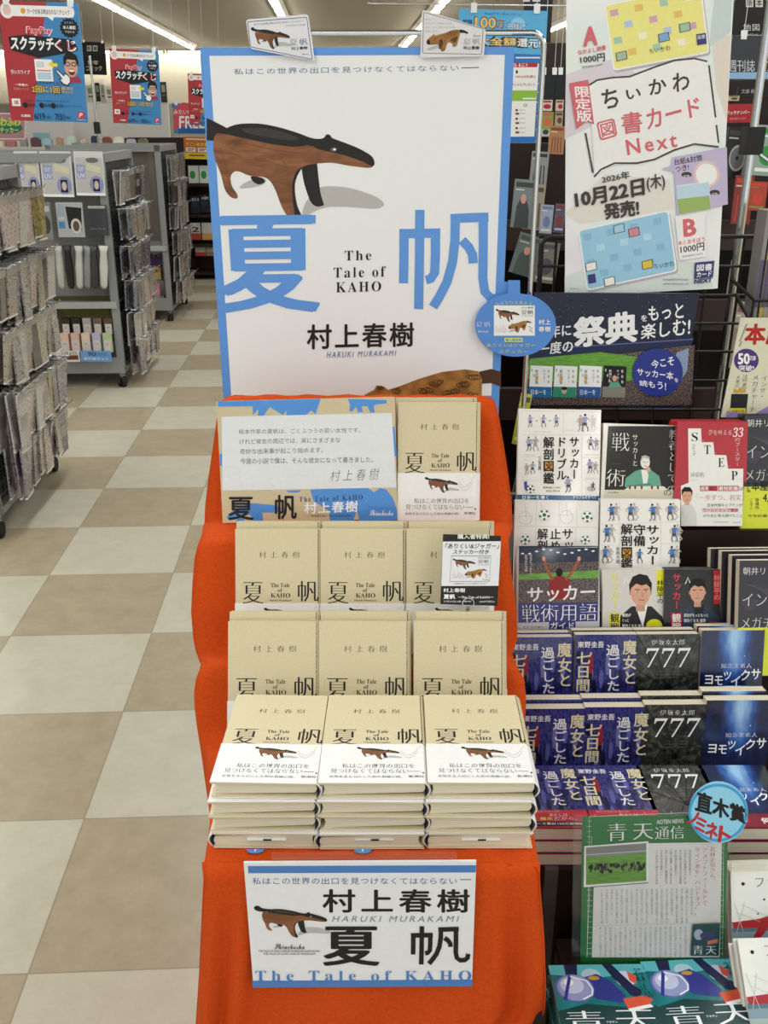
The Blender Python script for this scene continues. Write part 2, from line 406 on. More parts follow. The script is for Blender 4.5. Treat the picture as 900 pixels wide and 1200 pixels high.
def hung(o, S, name='clip'):
    for x in (-.4, .4):
        b = MB(); b.box(x * S.W - .012, x * S.W + .012, -.006, .006, S.H - .015, S.H + .02, mat('#E9EDEE', .15)); c = b.build('clip', o)
        b = MB(); b.tube([(x * S.W, 0, S.H + .02), (x * S.W, 0, CEIL - S.o.z)], .0015, mat('#C9CBCB', .3), 6); b.build('wire', c)
G_ = 'lottery posters'
for bl, br, tl, Y, lb in (((13, 141), (103.5, 143.5), (.5, 1), 4.5, 'red and blue lottery poster hung nearest, above the first stationery rack'),
                          ((133, 144), (189.5, 146.5), (129.5, 57), 7.4, 'red and blue lottery poster hung in front of the grey partition'),
                          ((222, 146), (263, 147.5), (219, 86), 9.4, 'red and blue lottery poster farthest away, half behind the blue-edged panel')):
    o, S = card('hanging_poster', lb, 'poster', bl, br, tl, Y, W_, .001, lottery, 0, step=6e-5); hung(o, S)

# ---- far end of the shop: section sign, partition, shelf case
BLK = mat('#1B1A1A', .5)
def comic_sign(b, S):
    b.map = S.px; b.C(0, 0, 3.75); wt = mat('#C9C9C4', .5)
    for x in (382, 408): b.rect(x, 200, x + 20, 225, wt)
    b.txt('新', 384, 203, 400, 222, BLK, 'b'); b.txt('着', 410, 203, 426, 222, BLK, 'b')
    b.txt('青年', 385, 265, 432, 285, wt, 'b'); b.txt('コミック', 380, 289, 448, 312, wt, 'b')
o, S = card('section_sign', 'black hanging section sign with white lettering beside the nearest lottery poster', 'sign', (98, 87), (125, 88), (93, 48.5), 15, BLK, .02, comic_sign, step=2e-4); hung(o, S)
GREYP = mat('#D5D4CE', .7)
o, S = card('partition', 'plain light grey partition panel behind the stationery racks', 'partition', (28, 210), (203, 210), (28, 121), 11, GREYP, .05, yaw=AISLE)
card('partition', 'lower whitish panel with a pale blue sheet, at the end of the grey partition', 'partition', (22, 210), (92, 210), (24, 144), 10.7, mat('#DAD5D5', .7), .05,
     lambda b, S: (setattr(b, 'map', S.px), b.poly([(42, 172), (59, 173), (59, 156), (38, 155)], mat('#8FC3C4', .6))), yaw=AISLE, step=2e-4)
def mauve(b, S):
    b.map = S.px; b.C(0, 0, 3.75)
    b.rect(0, 497, 112, 620, mat('#A4787C', .6)); b.frame(-30, 497, 112, 612, 4, mat('#D9CCC8', .6))
    b.ell(30, 562, 70, 26, mat('#24665C', .6)); b.txt('ふわふわ', -30, 515, 90, 555, mat('#B9CE2E', .6), 'k'); b.txt('ステッカー', -20, 560, 80, 585, mat('#D4D93A', .6), 'b')
card('shelf_sign', 'mauve sign with green and yellow lettering under the nearest lottery poster', 'sign', (-12, 163), (30, 163), (-12, 132), 7.2, mat('#A4787C', .6), .004, mauve, step=1e-4)
# goods along the top of the counter in front of the partition
cb = MB(); cb.box(-.9, 1.1, 0, .5, 0, 1.33, mat('#6C665E', .6)); cb.box(-.95, 1.15, -.05, .55, 1.33, 1.36, mat('#B6B2A8', .5))
o = cb.build('counter', M=TR(-3.25, 9.3, 0, AISLE)); tag(o, 'grey counter carrying small goods in front of the grey partition', 'counter')
random.seed(3)
names = ['white', 'dark red', 'pink', 'brown', 'black', 'cream', 'rose', 'grey', 'plum', 'pale blue', 'tan', 'mint', 'peach', 'navy', 'russet', 'ivory', 'lilac', 'olive']
cols = ['#E4E0DA', '#5B2A2A', '#C89A98', '#5A4238', '#2A2524', '#D8CDB4', '#B06A6C', '#8B8B88', '#5B3A4A', '#9FB6C4', '#A98C6C', '#B4CBBB', '#D6AE98', '#2C3450', '#7C4630', '#DDD8CA', '#B4A6BE', '#6D6C48']
for i in range(18):
    h = random.uniform(.045, .1); wd = random.uniform(.05, .085); b = MB()
    b.prism([(-wd / 2, 0), (wd / 2, 0), (wd / 2, h * .8), (wd * .3, h), (-wd * .3, h), (-wd / 2, h * .8)], -.03, .03, mat(cols[i], .5), 'y')
    b.map = frac(wd, h); b.rect(.2, .45, .8, .75, mat('#CFC9BF', .5))
    o = b.build('toy_box', M=TR(-4.05 + i * .108, 9.42 + i * .004, 1.36, AISLE)); tag(o, f'small {names[i]} box of goods standing on the grey counter', 'box', 'small goods on the counter')
# dark shelf case at the end of the aisle
WOOD = ramp_noise('dark brown wood', [(.2, '#1E120E'), (.8, '#2E1C16')], scale=9, rough=.5, stretch=(1, 8, 1))
def bookcase(label, M, W, D, zs, H):
    t = thing('bookcase', label, 'bookcase', M)
    b = MB(); b.box(0, W, D - .02, D, 0, H, WOOD); b.build('back_panel', t)
    for x in (0, W - .03):
        b = MB(); b.box(x, x + .03, 0, D, 0, H, WOOD); b.build('side_panel', t)
    for z in zs:
        b = MB(); b.box(.03, W - .03, 0, D - .02, z, z + .03, WOOD); b.build('shelf', t)
    return t
bookcase('dark brown bookcase at the end of the aisle, beyond the stationery racks', TR(-2.65, 10.5, 0, AISLE), 2.6, .35, (.05, .34, .64, .95, 1.26), 1.42)
def far_cover(bg, acc, wds, accent=None):
    def d(b, S):
        b.map = S.fr
        b.ell(.4, .45, .28, .2, mat(acc, .5), 14) if accent != 'bar' else b.rect(0, .62, 1, 1, mat(acc, .5))
        if wds: b.txt(wds, .12, .1 if accent != 'bar' else .25, .9, .28 if accent != 'bar' else .55, mat('#2A2A2A' if bg > '#8' else '#D8D8D8', .5), 'b')
    return d
FB = [((221.5, 218), 12, 24, '#D9E0D2', '#2FA24A', '', None, 'green and white workbook on the second shelf of the far bookcase, beside the aisle'), ((234.5, 218), 12, 24, '#D9E0D2', '#2FA24A', '', None, 'green and white workbook on the second shelf of the far bookcase, beside the blue-edged panel'),
      ((224, 250), 11, 20, '#1C2334', '#22304C', '使える', None, 'navy book with small white lettering on the third shelf of the far bookcase'), ((235.5, 249), 11, 21, '#18181C', '#23304A', 'AI 超大', None, 'black book with orange and white lettering on the third shelf of the far bookcase'),
      ((223.5, 281), 12, 20, '#D7D3CB', '#C4453A', '2', 'bar', 'white book with large numeral and red band, fourth shelf of the far bookcase'), ((237, 281), 12, 20, '#D7D3CB', '#D6A45A', '', 'bar', 'white book with an orange band on the fourth shelf of the far bookcase'),
      ((229, 300), 12, 12, '#DAD4CC', '#C0393A', '', 'bar', 'white and red book on the bottom shelf of the far bookcase'), ((242, 300), 11, 12, '#BDB5A6', '#8C7B5C', '', 'bar', 'beige book on the bottom shelf of the far bookcase')]
for (x, y), wd, h, bg, ac, tx, k, lb in FB:
    card('book', lb, 'book', (x, y), (x + wd, y), (x - 1, y - h), 10.6, mat(bg, .5), .02, far_cover(bg, ac, tx, k), .1, group='books facing out on the far bookcase', step=2e-4)
def orange_sign(b, S):
    b.map = S.fr; b.rect(0, .72, 1, 1, mat('#D9C32E', .5)); b.rect(0, 0, 1, .2, mat('#C8702C', .5)); b.rect(.1, .07, .9, .13, mat('#F0D9C0', .5)); b.txt('すごい参考書', .08, .25, .92, .42, mat('#F2D23A', .5), 'b')
    for x in (.08, .54): b.rect(x, .48, x + .38, .68, mat('#E9E2D8', .5)); b.rect(x + .06, .53, x + .32, .57, mat('#7A3A22', .5)); b.rect(x + .06, .6, x + .26, .63, mat('#7A3A22', .5))
    b.rect(.2, .8, .8, .86, mat('#8C3A1E', .5))
card('shelf_sign', 'orange and yellow sign with white panels on top of the far bookcase', 'sign', (216, 186), (246, 187), (214.5, 160), 10.49, mat('#C4692E', .5), .01, orange_sign, step=2e-4)
def free_sign(b, S):
    b.map = S.px; b.C(170, 80, 10); b.poly([(330, 740), (700, 760), (700, 640), (400, 640)], BLU); b.poly([(300, 420), (520, 430), (480, 520), (330, 480)], mat('#2F6FB4', .5))
    b.poly([(340, 735), (400, 700), (540, 640), (700, 640), (700, 430), (440, 400), (330, 480)], mat('#C94A52', .5)); b.poly([(390, 690), (700, 680), (700, 765), (390, 765)], mat('#1E5FAE', .5))
    b.txt('みたい!', 335, 485, 510, 540, W_); b.txt('FREE', 400, 560, 700, 705, W_, 'b')
FSIGN = card('hanging_sign', 'red and blue sign with big white letters behind the third stationery rack', 'sign', (204, 156), (246, 157), (200, 121), 9.8, mat('#2B68B0', .5), .01, free_sign, step=1e-4); hung(*FSIGN)
# magazines on the ledge above the partition
for i, (x, y, wd, h, c, lb) in enumerate([(102, 120, 12, 20, '#D5D6C8', 'pale green and white comic book standing on the far ledge'), (113, 119, 5, 22, '#2A2A30', 'black slim comic book standing on the far ledge'), (119, 120, 5, 21, '#B8B2B4', 'grey slim comic book standing on the far ledge'),
                                          (125, 120, 8, 18, '#DCD8CE', 'white comic book standing on the far ledge under the section sign'), (189, 120, 7, 24, '#303036', 'black comic book standing on the far ledge beside the second lottery poster')]):
    card('comic_book', lb, 'book', (x, y), (x + wd, y), (x - 1.5, y - h), 16, mat(c, .5), .03, lambda b, S: (setattr(b, 'map', S.fr), b.rect(.2, .15, .8, .5, mat('#8C9A88', .5)), b.rect(.2, .6, .8, .7, mat('#5A5A5A', .5))), group='comic books on the far ledge', step=3e-4)
lb_ = MB(); lb_.box(-1.2, 3.4, 0, .4, 0, .02, GREYP); lb_.box(-1.2, 3.4, .0, .02, -1.9, 0, mat('#A9A79F', .7)); lb_.box(-1.2, 3.4, .38, .4, -1.9, 0, mat('#A9A79F', .7))
p = at(100, 120, 15.9); o = lb_.build('ledge', M=TR(p.x - .6, 15.95, p.z - .02, AISLE)); tag(o, 'grey ledge of comic books far behind the partition', 'shelf')
# slim chrome sign stand between the first two lottery posters
t = thing('sign_stand', 'slim chrome upright standing behind the nearest lottery poster', 'stand', TR(*at(119, 200, 7.6).to_tuple()[:2], 0))
CHROME = mat('#C9CCCE', .18, 1, var=0)
ztop = at(110, 65, 7.6).z
b = MB(); b.tube([(0, 0, .02), (0, 0, ztop)], .009, CHROME); b.build('pole', t)
b = MB(); b.lathe([(.16, 0), (.16, .012), (.03, .02), (.012, .03)], CHROME); b.build('base', t)
b = MB(); b.box(-.02, .02, -.015, .015, ztop - .52, ztop - .44, BLK); b.build('clamp', t)

# ================================================================== stationery racks
STEEL = mat('#8F9190', .45, .2, spec=.4); STEEL_D = mat('#74777A', .45, .3); RUB = mat('#141414', .7)
def rack(label, M, W, D, H, hooks, shelves):
    t = thing('stationery_rack', label, 'display rack', M)
    for x, y in ((-.045, 0), (-.045, D - .03), (-W, 0), (-W, D - .03)):
        b = MB(); b.box(x, x + .045, y, y + .03, .09, H, STEEL); b.build('post', t)
        b = MB(); b.box(x + .008, x + .037, y, y + .03, .06, .09, STEEL_D); c_ = b.build('caster', t)
        for k in (-1, 1):
            b = MB(); b.prism([(y + .005 + .034 * math.cos(a * PI / 8), .035 + .034 * math.sin(a * PI / 8)) for a in range(16)], x + .02 + k * .014 - .008, x + .02 + k * .014 + .008, RUB, 'x'); b.build('wheel', c_)
    b = MB(); b.box(-W, 0, 0, D, .09, .12, STEEL); b.box(-W, 0, -.005, .02, .09, .19, STEEL); b.build('base_tray', t)
    for z in shelves:
        b = MB(); b.box(-W, -.01, .0, D * .5, z, z + .012, STEEL); b.box(-W, -.01, -.012, .006, z - .02, z + .02, mat('#A6A8A7', .35)); b.build('shelf', t)
    b = MB(); b.box(-W, 0, 0, .03, H - .05, H, STEEL); b.box(-.045, 0, 0, D, H - .05, H, STEEL); b.box(-W, 0, D - .03, D, H - .05, H, STEEL); b.build('top_rail', t)
    b = MB()
    for k in range(int(D / .05)): b.box(-.034, -.03, .03 + k * .05, .034 + k * .05, .12, H - .05, STEEL_D)
    for k in range(int(H / .05) - 3): b.box(-.031, -.027, .03, D - .03, .14 + k * .05, .144 + k * .05, STEEL_D)
    b.build('grid_mesh', t)
    b = MB(); b.box(-.06, -.045, .03, D - .03, .12, H - .06, mat('#5F5D59', .7)); b.build('back_panel', t)
    for y, z, L in hooks:
        b = MB(); b.tube([(-.03, y, z), (L, y, z), (L + .012, y, z + .015)], .003, CHROME, 6); b.build('hook', t)
    return t
PK = [('pink', ramp_noise('pink stickers', [(.2, '#A77B80'), (.32, '#C9A4A6'), (.4, '#E0D2CE'), (.8, '#D8CBC4')], 62, 2, .25, 'dist', coat=.6, mul=.56)),
      ('brown', ramp_noise('brown stickers', [(.2, '#6A5148'), (.33, '#8C7467'), (.42, '#CDBFB0'), (.8, '#B9A99A')], 75, 2, .25, 'dist', coat=.6, mul=.56)),
      ('grey', ramp_noise('grey stickers', [(.3, '#8E8C8C'), (.5, '#CFCBC8'), (.6, '#5F5C60'), (.75, '#BEBAB8')], 75, 2, .25, coat=.6, mul=.56)),
      ('white', ramp_noise('white stickers', [(.16, '#A29A98'), (.3, '#D9D5D0'), (.5, '#E6E2DE'), (.75, '#DCD8D4')], 80, 2, .25, 'dist', coat=.6, mul=.56)),
      ('violet', ramp_noise('violet stickers', [(.3, '#6F6276'), (.5, '#B5A9B8'), (.6, '#4A4152'), (.75, '#9A8D9E')], 70, 2, .25, coat=.6, mul=.56)),
      ('dark', ramp_noise('dark stickers', [(.3, '#3A3234'), (.5, '#7C7270'), (.6, '#2A2426'), (.75, '#8F8582')], 75, 2, .25, coat=.6, mul=.56)),
      ('green', ramp_noise('green stickers', [(.3, '#7E9650'), (.5, '#BDB56A'), (.6, '#8A4A34'), (.75, '#A9B878')], 60, 2, .25, coat=.6, mul=.56)),
      ('blue', ramp_noise('blue stickers', [(.3, '#4E6E8C'), (.5, '#A9B9C4'), (.6, '#34475C'), (.75, '#8CA0AC')], 70, 2, .25, coat=.6, mul=.56)),
      ('beige', ramp_noise('beige stickers', [(.2, '#8F7F6A'), (.3, '#B9AB92'), (.45, '#D6CCB8'), (.75, '#CCC2AE')], 68, 2, .25, 'dist', coat=.6, mul=.56))]
HEAD = mat('#8C8883', .3, coat=.5)
PLAST = mat('#CFCFCB', .15, coat=.5)
PACKS = {}
def pack(ci, w_, h_, kind=0):
    """one hanging packet, face towards +x, hanging from (0,0,0)"""
    key = (ci, w_, h_, kind)
    if key in PACKS: return PACKS[key].copy()
    m = PK[ci][1]; b = MB(); t = .004
    b.prism([(-w_ / 2, -h_), (w_ / 2, -h_), (w_ / 2, -.012), (w_ / 2 - .006, .012), (-w_ / 2 + .006, .012), (-w_ / 2, -.012)], -t, t, m, 'x')
    b.box(t, t + .0012, -w_ / 2 + .002, w_ / 2 - .002, -.02, .008, HEAD)
    if kind == 1: b.box(t, t + .0012, -w_ / 2 + .008, w_ / 2 - .008, -h_ * .62, -h_ * .35, HEAD)
    b.box(-t - .001, t + .001, -w_ / 2 - .002, w_ / 2 + .002, -h_ - .003, -h_ + .004, PLAST)
    o = b.build('sticker_pack'); PACKS[key] = o; return o
def fill_rack(M, D, zs, n, per, w_, h_, who, seed, L0=.13, groupname='', greens=()):
    rnd = random.Random(seed); hooks = []
    for r, z in enumerate(zs):
        last = None
        for c in range(n):
            y = .06 + (D - .12) * (c + .5) / n; L = L0 + .02 * (r % 2) ; hooks.append((y, z, L))
            ci = rnd.choice([0, 0, 1, 1, 2, 2, 3, 3, 4, 5, 8, 8, 7] if r < 3 else [0, 0, 2, 3, 3, 4, 7, 8, 6, 1])
            if (r, c) in greens: ci = 6
            kd = rnd.choice((0, 0, 0, 0, 1)); hh = h_ * rnd.uniform(.82, 1.04)
            hh = round(hh / .02) * .02
            for q in range(per):
                x = .012 + (L - .02) * (q + .5) / per + rnd.uniform(-.004, .004)
                o = pack(ci, w_, hh, kd)
                if o.name not in COL.objects: COL.objects.link(o)
                o.matrix_world = M @ TR(x, y, z - .014, 0) @ Matrix.Rotation(rnd.uniform(-.1, .1), 4, 'Z') @ Matrix.Rotation(rnd.uniform(-.03, .14), 4, 'Y')
                pos = ('front' if q == per - 1 else 'back' if q == 0 else 'middle')
                tag(o, f'{PK[ci][0]} sticker pack, {pos} of {ORD[c]} hook from the near end, {ORD[r]} row, {who}', 'sticker pack', groupname)
    return hooks
M1 = TR(-1.545, 3.6, 0, AISLE); M2 = TR(-1.645, 6.02, 0, AISLE); M3 = TR(-1.79, 8.22, 0, AISLE)
h1 = fill_rack(M1, .84, (1.31, 1.06, .82, .58, .36), 9, 3, .088, .215, 'nearest rack', 11, .12, 'sticker packs on the nearest rack', greens=((0, 8), (0, 7)))
h2 = fill_rack(M2, .86, (1.30, 1.08, .86, .65, .45, .28), 7, 2, .105, .19, 'second rack', 12, .11, 'sticker packs on the second rack')
h3 = fill_rack(M3, .86, (1.32, 1.12, .92, .72, .52, .32), 6, 2, .11, .18, 'third rack', 13, .1, 'sticker packs on the third rack')
rack('grey steel stationery rack on casters nearest the camera, hung with sticker packs', M1, .9, .84, 1.4, h1, ())
R2 = rack('grey steel stationery rack with glove packs and boxes facing the camera, second along the aisle', M2, .95, .86, 1.4, h2, (.52,))
rack('grey steel stationery rack on casters, third and farthest along the aisle', M3, .9, .86, 1.4, h3, (.6,))
# goods facing the camera on the second rack
bp_ = MB(); bp_.box(-.95, -.05, .1, .11, .12, 1.34, mat('#8A8986', .6)); bp_.build('centre_panel', R2)
def glove(b, S):
    b.map = S.fr; lv = mat('#8E93BE', .4)
    b.rect(.05, .14, .95, .95, mat('#BDBBB6', .3)); b.rect(.06, .3, .36, .62, mat('#9AA0C6', .4)); b.txt('UV', .1, .5, .33, .6, W_); b.txt('CUT', .12, .36, .3, .44, W_)
    b.ell(.72, .75, .24, .2, lv); b.rect(.6, .62, .82, .9, K_); b.ell(.71, .76, .08, .1, mat('#C9BEB4', .4), 12)
    b.poly([(.42, .26), (.9, .35), (.9, .5), (.42, .42)], mat('#D2CCB0', .5)); b.ell(.62, .2, .22, .06, mat('#6C6A66', .4), 14); b.rect(0, .94, 1, 1, W_)
for bl, br, tl, lb in (((51, 230.5), (87, 231), (47, 177), 'silvery bag of pale sun gloves with violet badge, top row beside the nearest rack'), ((90, 229), (124, 229.5), (88, 177), 'silvery bag of dark sun gloves with violet badge, top row beside the post'), ((22, 231), (49, 231), (14, 177), 'silvery bag of sun gloves half hidden behind the nearest rack')):
    card('glove_bag', lb, 'glove bag', bl, br, tl, 6.0, mat('#CFCFCC', .2, coat=.6), .012, glove, .05, group='sun glove bags on the second rack', step=6e-5)
def blackpack(b, S):
    b.map = S.fr; b.rect(.02, .1, .3, .5, mat('#9AA6B4', .4)); b.rect(.05, .55, .28, .75, mat('#4F84B4', .4)); b.txt('UV', .08, .42, .28, .5, W_)
    b.poly([(.36, .12), (.95, .16), (.9, .8), (.42, .75)], K_); b.ell(.7, .68, .2, .22, mat('#C9C4BE', .3)); b.ell(.7, .68, .12, .15, mat('#5A4A42', .4))
card('glove_bag', 'clear bag of black arm covers with white badge, middle row of the second rack', 'glove bag', (69, 278), (100, 278), (65, 237), 5.98, mat('#A7ABAB', .2, coat=.5), .012, blackpack, .05, step=6e-5)
card('glove_bag', 'black flat glove packet beside the post, middle row, second rack', 'glove bag', (105, 276), (127, 276), (101, 240), 5.98, mat('#232326', .25, coat=.4), .012, lambda b, S: (setattr(b, 'map', S.fr), b.rect(.05, .03, .95, .12, mat('#A9A9A6', .4)), b.txt('Black Gloves', .1, .75, .9, .8, mat('#8A8A88', .4))), .05, step=6e-5)
card('glove_bag', 'grey packet half behind the nearest rack, middle row of the second rack', 'glove bag', (45, 281), (63, 281), (41, 237), 5.98, mat('#77787A', .3, coat=.4), .012, lambda b, S: (setattr(b, 'map', S.fr), b.ell(.6, .6, .3, .25, mat('#3C3C40', .4)), b.rect(.1, .1, .9, .25, mat('#B8B8B4', .4))), .05, step=6e-5)
for i, (x, lean, c, nm) in enumerate([(69, 2, '#BFC2BA', 'pale'), (80, 0, '#1C1C1F', 'black'), (90, 5, '#CBCCC6', 'white'), (99, 7, '#8E9092', 'light grey'), (108, 3, '#3A3A3E', 'charcoal'), (118, 5, '#D0D0CB', 'ivory')]):
    b = MB(); p = at(x + 4, 338, 5.98); hgt = at(x, 288, 5.98).z - p.z
    b.lathe([(.012, 0), (.022, .02), (.026, hgt * .5), (.02, hgt * .85), (.03, hgt)], mat(c, .35, coat=.4), 10)
    o = b.build('arm_cover', M=Matrix.Translation(p) @ Matrix.Rotation(math.radians(lean), 4, 'Y'), smooth=True); tag(o, f'{nm} rolled arm cover standing on the upper shelf of the second rack', 'arm cover', 'rolled arm covers')
def greenbg(b, S):
    b.map = S.fr; b.poly([(.1, .2), (.9, .1), (.95, .6), (.3, .9)], mat('#6B6A2E', .6)); b.txt('150', .2, .45, .38, .85, mat('#2E3420', .6)); b.txt('POINT', .42, .5, .6, .75, mat('#2E3420', .6))
card('price_board', 'olive green printed board behind the small boxes on the second rack', 'sign', (69, 400), (137, 400), (62, 347), 6.1, mat('#4D5228', .6), .004, greenbg, step=6e-5)
bx = [('dark brown', '#2E2422'), ('black', '#232024'), ('silver', '#A9A6A4'), ('taupe', '#6E5D50'), ('mocha', '#5A473C')]
bx2 = [('peach', '#D9B9A4'), ('rose beige', '#D2AFA2'), ('cream', '#DCC9B4'), ('lavender', '#B9B1CE'), ('pale green', '#AFC69A')]
for r, (row, y0, hh) in enumerate(((bx, 392, 19), (bx2, 413, 22))):
    for i, (nm, c) in enumerate(row):
        x = 73.5 + i * 12.4 - (1 if r else 0)
        card('bottle_box', f'{nm} small boxed bottle in the {"front" if r else "back"} row under the olive board', 'box', (x, y0), (x + 9.6, y0), (x - .8, y0 - hh), 6.02 if r == 0 else 5.95, mat(c, .4), .03,
             lambda b, S: (setattr(b, 'map', S.fr), b.rect(.1, .35, .9, .95, mat('#CFC7BF', .4)), b.txt('UV', .3, .5, .7, .62, mat('#77706C', .4))), group='small boxed bottles on the second rack', step=6e-5)
def blue90(b, S): b.map = S.fr; b.txt('90', .25, .1, .5, .5, mat('#1F3F7C', .5), 'b'); b.txt('日間お試し', .5, .15, .95, .45, mat('#3A5C9C', .5)); b.txt('紫外線カット', .1, .6, .9, .85, W_)
card('price_strip', 'light blue price strip on the base tray of the second rack', 'sign', (95, 423.5), (131, 424), (95, 411), 5.93, mat('#6C9BD0', .5), .003, blue90, step=6e-5)
card('price_strip', 'white and red price strip at the end of the base tray of the second rack', 'sign', (64, 424.5), (94, 424), (63, 411.5), 5.93, mat('#D5D2CC', .5), .003, lambda b, S: (setattr(b, 'map', S.fr), b.rect(.4, .4, .95, .8, mat('#6B332C', .5)), b.txt('3月2日', .3, .08, .9, .35, K_)), step=6e-5)
# colourful stock on the lower shelf of the third rack
for i, (c, nm, dz) in enumerate((('#C98292', 'pink', 0), ('#D4B264', 'yellow', .12), ('#7B5A9C', 'purple', .22))):
    b = MB(); w2 = .13
    for k in range(6): b.tube([(-.11 + k * .045, 0, 0), (-.11 + k * .045, 0, .09 + .01 * (k % 2))], .02, mat(c, .4), 8)
    b.box(-.13, .13, -.03, .03, 0, .06, mat(c, .4))
    o = b.build('sponge_tray', M=M3 @ TR(-.235, .07 + i * .12, .203 + dz)); tag(o, f'{nm} stack of bottles on the lower shelf of the third rack', 'stock')
b = MB(); b.box(-.4, -.075, .04, .3, .122, .2, STEEL); b.box(-.4, -.075, .11, .3, .2, .32, STEEL); b.box(-.4, -.075, .23, .3, .32, .42, STEEL)
o = b.build('stepped_tray', M=M3); tag(o, 'grey stepped tray under the coloured stock of the third rack', 'tray')

# ================================================================== central display
# ---- animals printed on panels and covers (layout of the big panel, y down)
WD1 = ramp_noise('printed wood grain', [(.25, '#5A3820'), (.5, '#845536'), (.75, '#9E6C44')], 14, 5, .5, 'noise', (1, 1, 3.2), dist=1.2)
WD2 = ramp_noise('printed ochre wood', [(.3, '#7A5426'), (.6, '#A8783A'), (.8, '#BE924E')], 40, 3, .5)
DK, DK2, SHD = mat('#201D1C', .5), mat('#3A3836', .5), mat('#B9B8B6', .55)
def chaikin(P, n=2):
    for _ in range(n): P = [p for i in range(len(P)) for p in ((P[i][0] * .78 + P[i - 1][0] * .22, P[i][1] * .78 + P[i - 1][1] * .22), (P[i][0] * .78 + P[(i + 1) % len(P)][0] * .22, P[i][1] * .78 + P[(i + 1) % len(P)][1] * .22))]
    return P
def anteater(b, q, tail=True, wood=WD1, shade=True, detail=True):
    """q maps crop coordinates of the big panel to the layout"""
    f = lambda P: [q(*p) for p in chaikin(P)]
    if shade: b.poly(f([(340, 490), (420, 492), (500, 518), (522, 540), (500, 552), (420, 545), (360, 545), (300, 575), (306, 540)]), SHD); b.poly(f([(125, 500), (165, 472), (210, 470), (200, 490)]), SHD)
    if tail: b.poly(f([(100, 352), (60, 350), (38, 345), (18, 330), (14, 310), (28, 295), (48, 298), (62, 315), (92, 326), (130, 326)]), DK)
    else: b.poly(f([(50, 311), (50, 311), (70, 320), (112, 342), (120, 360), (90, 368), (72, 372), (50, 370), (50, 370)]), DK)
    b.poly(f([(296, 400), (338, 400), (345, 470), (350, 510), (359, 538), (359, 542), (340, 546), (325, 536), (315, 510), (303, 470)]), DK)
    b.poly(f([(163, 463), (198, 468), (206, 480), (188, 488), (172, 480)]), DK)
    b.poly(f([(72, 350), (95, 353), (150, 362), (220, 376), (280, 386), (330, 383), (345, 393), (400, 404), (440, 418), (490, 432), (486, 444), (430, 438), (380, 428), (340, 431), (305, 437), (290, 456), (281, 482), (282, 512), (289, 545), (303, 572), (300, 588), (285, 585), (265, 574), (248, 547), (234, 507), (222, 482), (205, 466), (165, 465), (128, 448), (112, 462), (115, 490), (133, 515), (130, 525), (112, 520), (97, 500), (88, 460), (72, 420), (66, 385)]), wood)
    b.poly(f([(289, 545), (303, 572), (300, 588), (285, 585), (278, 540), (274, 490), (284, 452), (305, 437), (290, 460), (282, 485), (283, 512)]), DK)
    b.poly(f([(92, 342), (130, 326), (190, 325), (240, 335), (290, 350), (330, 366), (358, 366), (366, 353), (376, 356), (380, 364), (400, 371), (450, 390), (488, 412), (494, 432), (488, 440), (460, 425), (400, 405), (345, 395), (325, 382), (280, 388), (220, 380), (150, 365), (105, 355)]), DK)
    if detail:
        b.poly(f([(140, 338), (200, 337), (250, 347), (300, 365), (270, 371), (210, 362), (150, 350)]), DK2)
        for P in ([(100, 380), (130, 400), (170, 396), (210, 406)], [(110, 400), (150, 420), (210, 425), (260, 440)], [(240, 410), (262, 440), (268, 500), (282, 560)], [(85, 390), (100, 430), (110, 500)], [(120, 375), (170, 382), (230, 396), (300, 404)]): b.line([q(*p) for p in P], abs(q(1.6, 0)[0] - q(0, 0)[0]), mat('#6B4226', .5))
        b.ell(*q(385, 394), abs(q(9, 0)[0] - q(0, 0)[0]), abs(q(0, 6)[1] - q(0, 0)[1]), mat('#5B5A58', .5), 12); b.ell(*q(387, 394), abs(q(4, 0)[0] - q(0, 0)[0]), abs(q(0, 3)[1] - q(0, 0)[1]), W_, 10)
JG = [(160, 320), (172, 292), (222, 256), (232, 244), (242, 250), (240, 262), (290, 245), (340, 236), (400, 208), (470, 200), (485, 222), (478, 265), (462, 318), (455, 352), (438, 368), (408, 366), (416, 340), (380, 322), (362, 330), (350, 372), (336, 408), (302, 412), (300, 392), (280, 388), (276, 342), (232, 346), (186, 350), (165, 340)]
def jaguar(b, q, detail=True):
    f = lambda P: [q(*p) for p in chaikin(P)]; sx = abs(q(1, 0)[0] - q(0, 0)[0]); sy = abs(q(0, 1)[1] - q(0, 0)[1])
    b.poly(f([(150, 395), (220, 360), (280, 352), (270, 380), (200, 400)]), SHD)
    b.poly(f([(470, 200), (520, 205), (556, 226), (566, 236), (552, 244), (520, 232), (482, 236)]), DK)
    b.poly(f(JG), WD2)
    b.poly(f([(160, 320), (172, 300), (190, 300), (200, 330), (190, 348), (165, 340)]), DK); b.poly(f([(285, 300), (310, 290), (325, 330), (300, 385), (282, 385)]), mat('#4A3218', .5)); b.poly(f([(385, 300), (440, 270), (466, 270), (440, 330), (412, 320)]), mat('#5A3C1C', .5))
    if detail:
        for x, y in ((250, 285), (270, 275), (300, 265), (330, 260), (360, 245), (390, 235), (420, 225), (450, 225), (430, 250), (400, 260), (350, 280), (370, 275), (340, 310), (450, 300), (240, 300)): b.ell(*q(x, y), 8 * sx, 6 * sy, mat('#3C2812', .5), 8); b.ell(*q(x, y), 4 * sx, 3 * sy, WD2, 8)

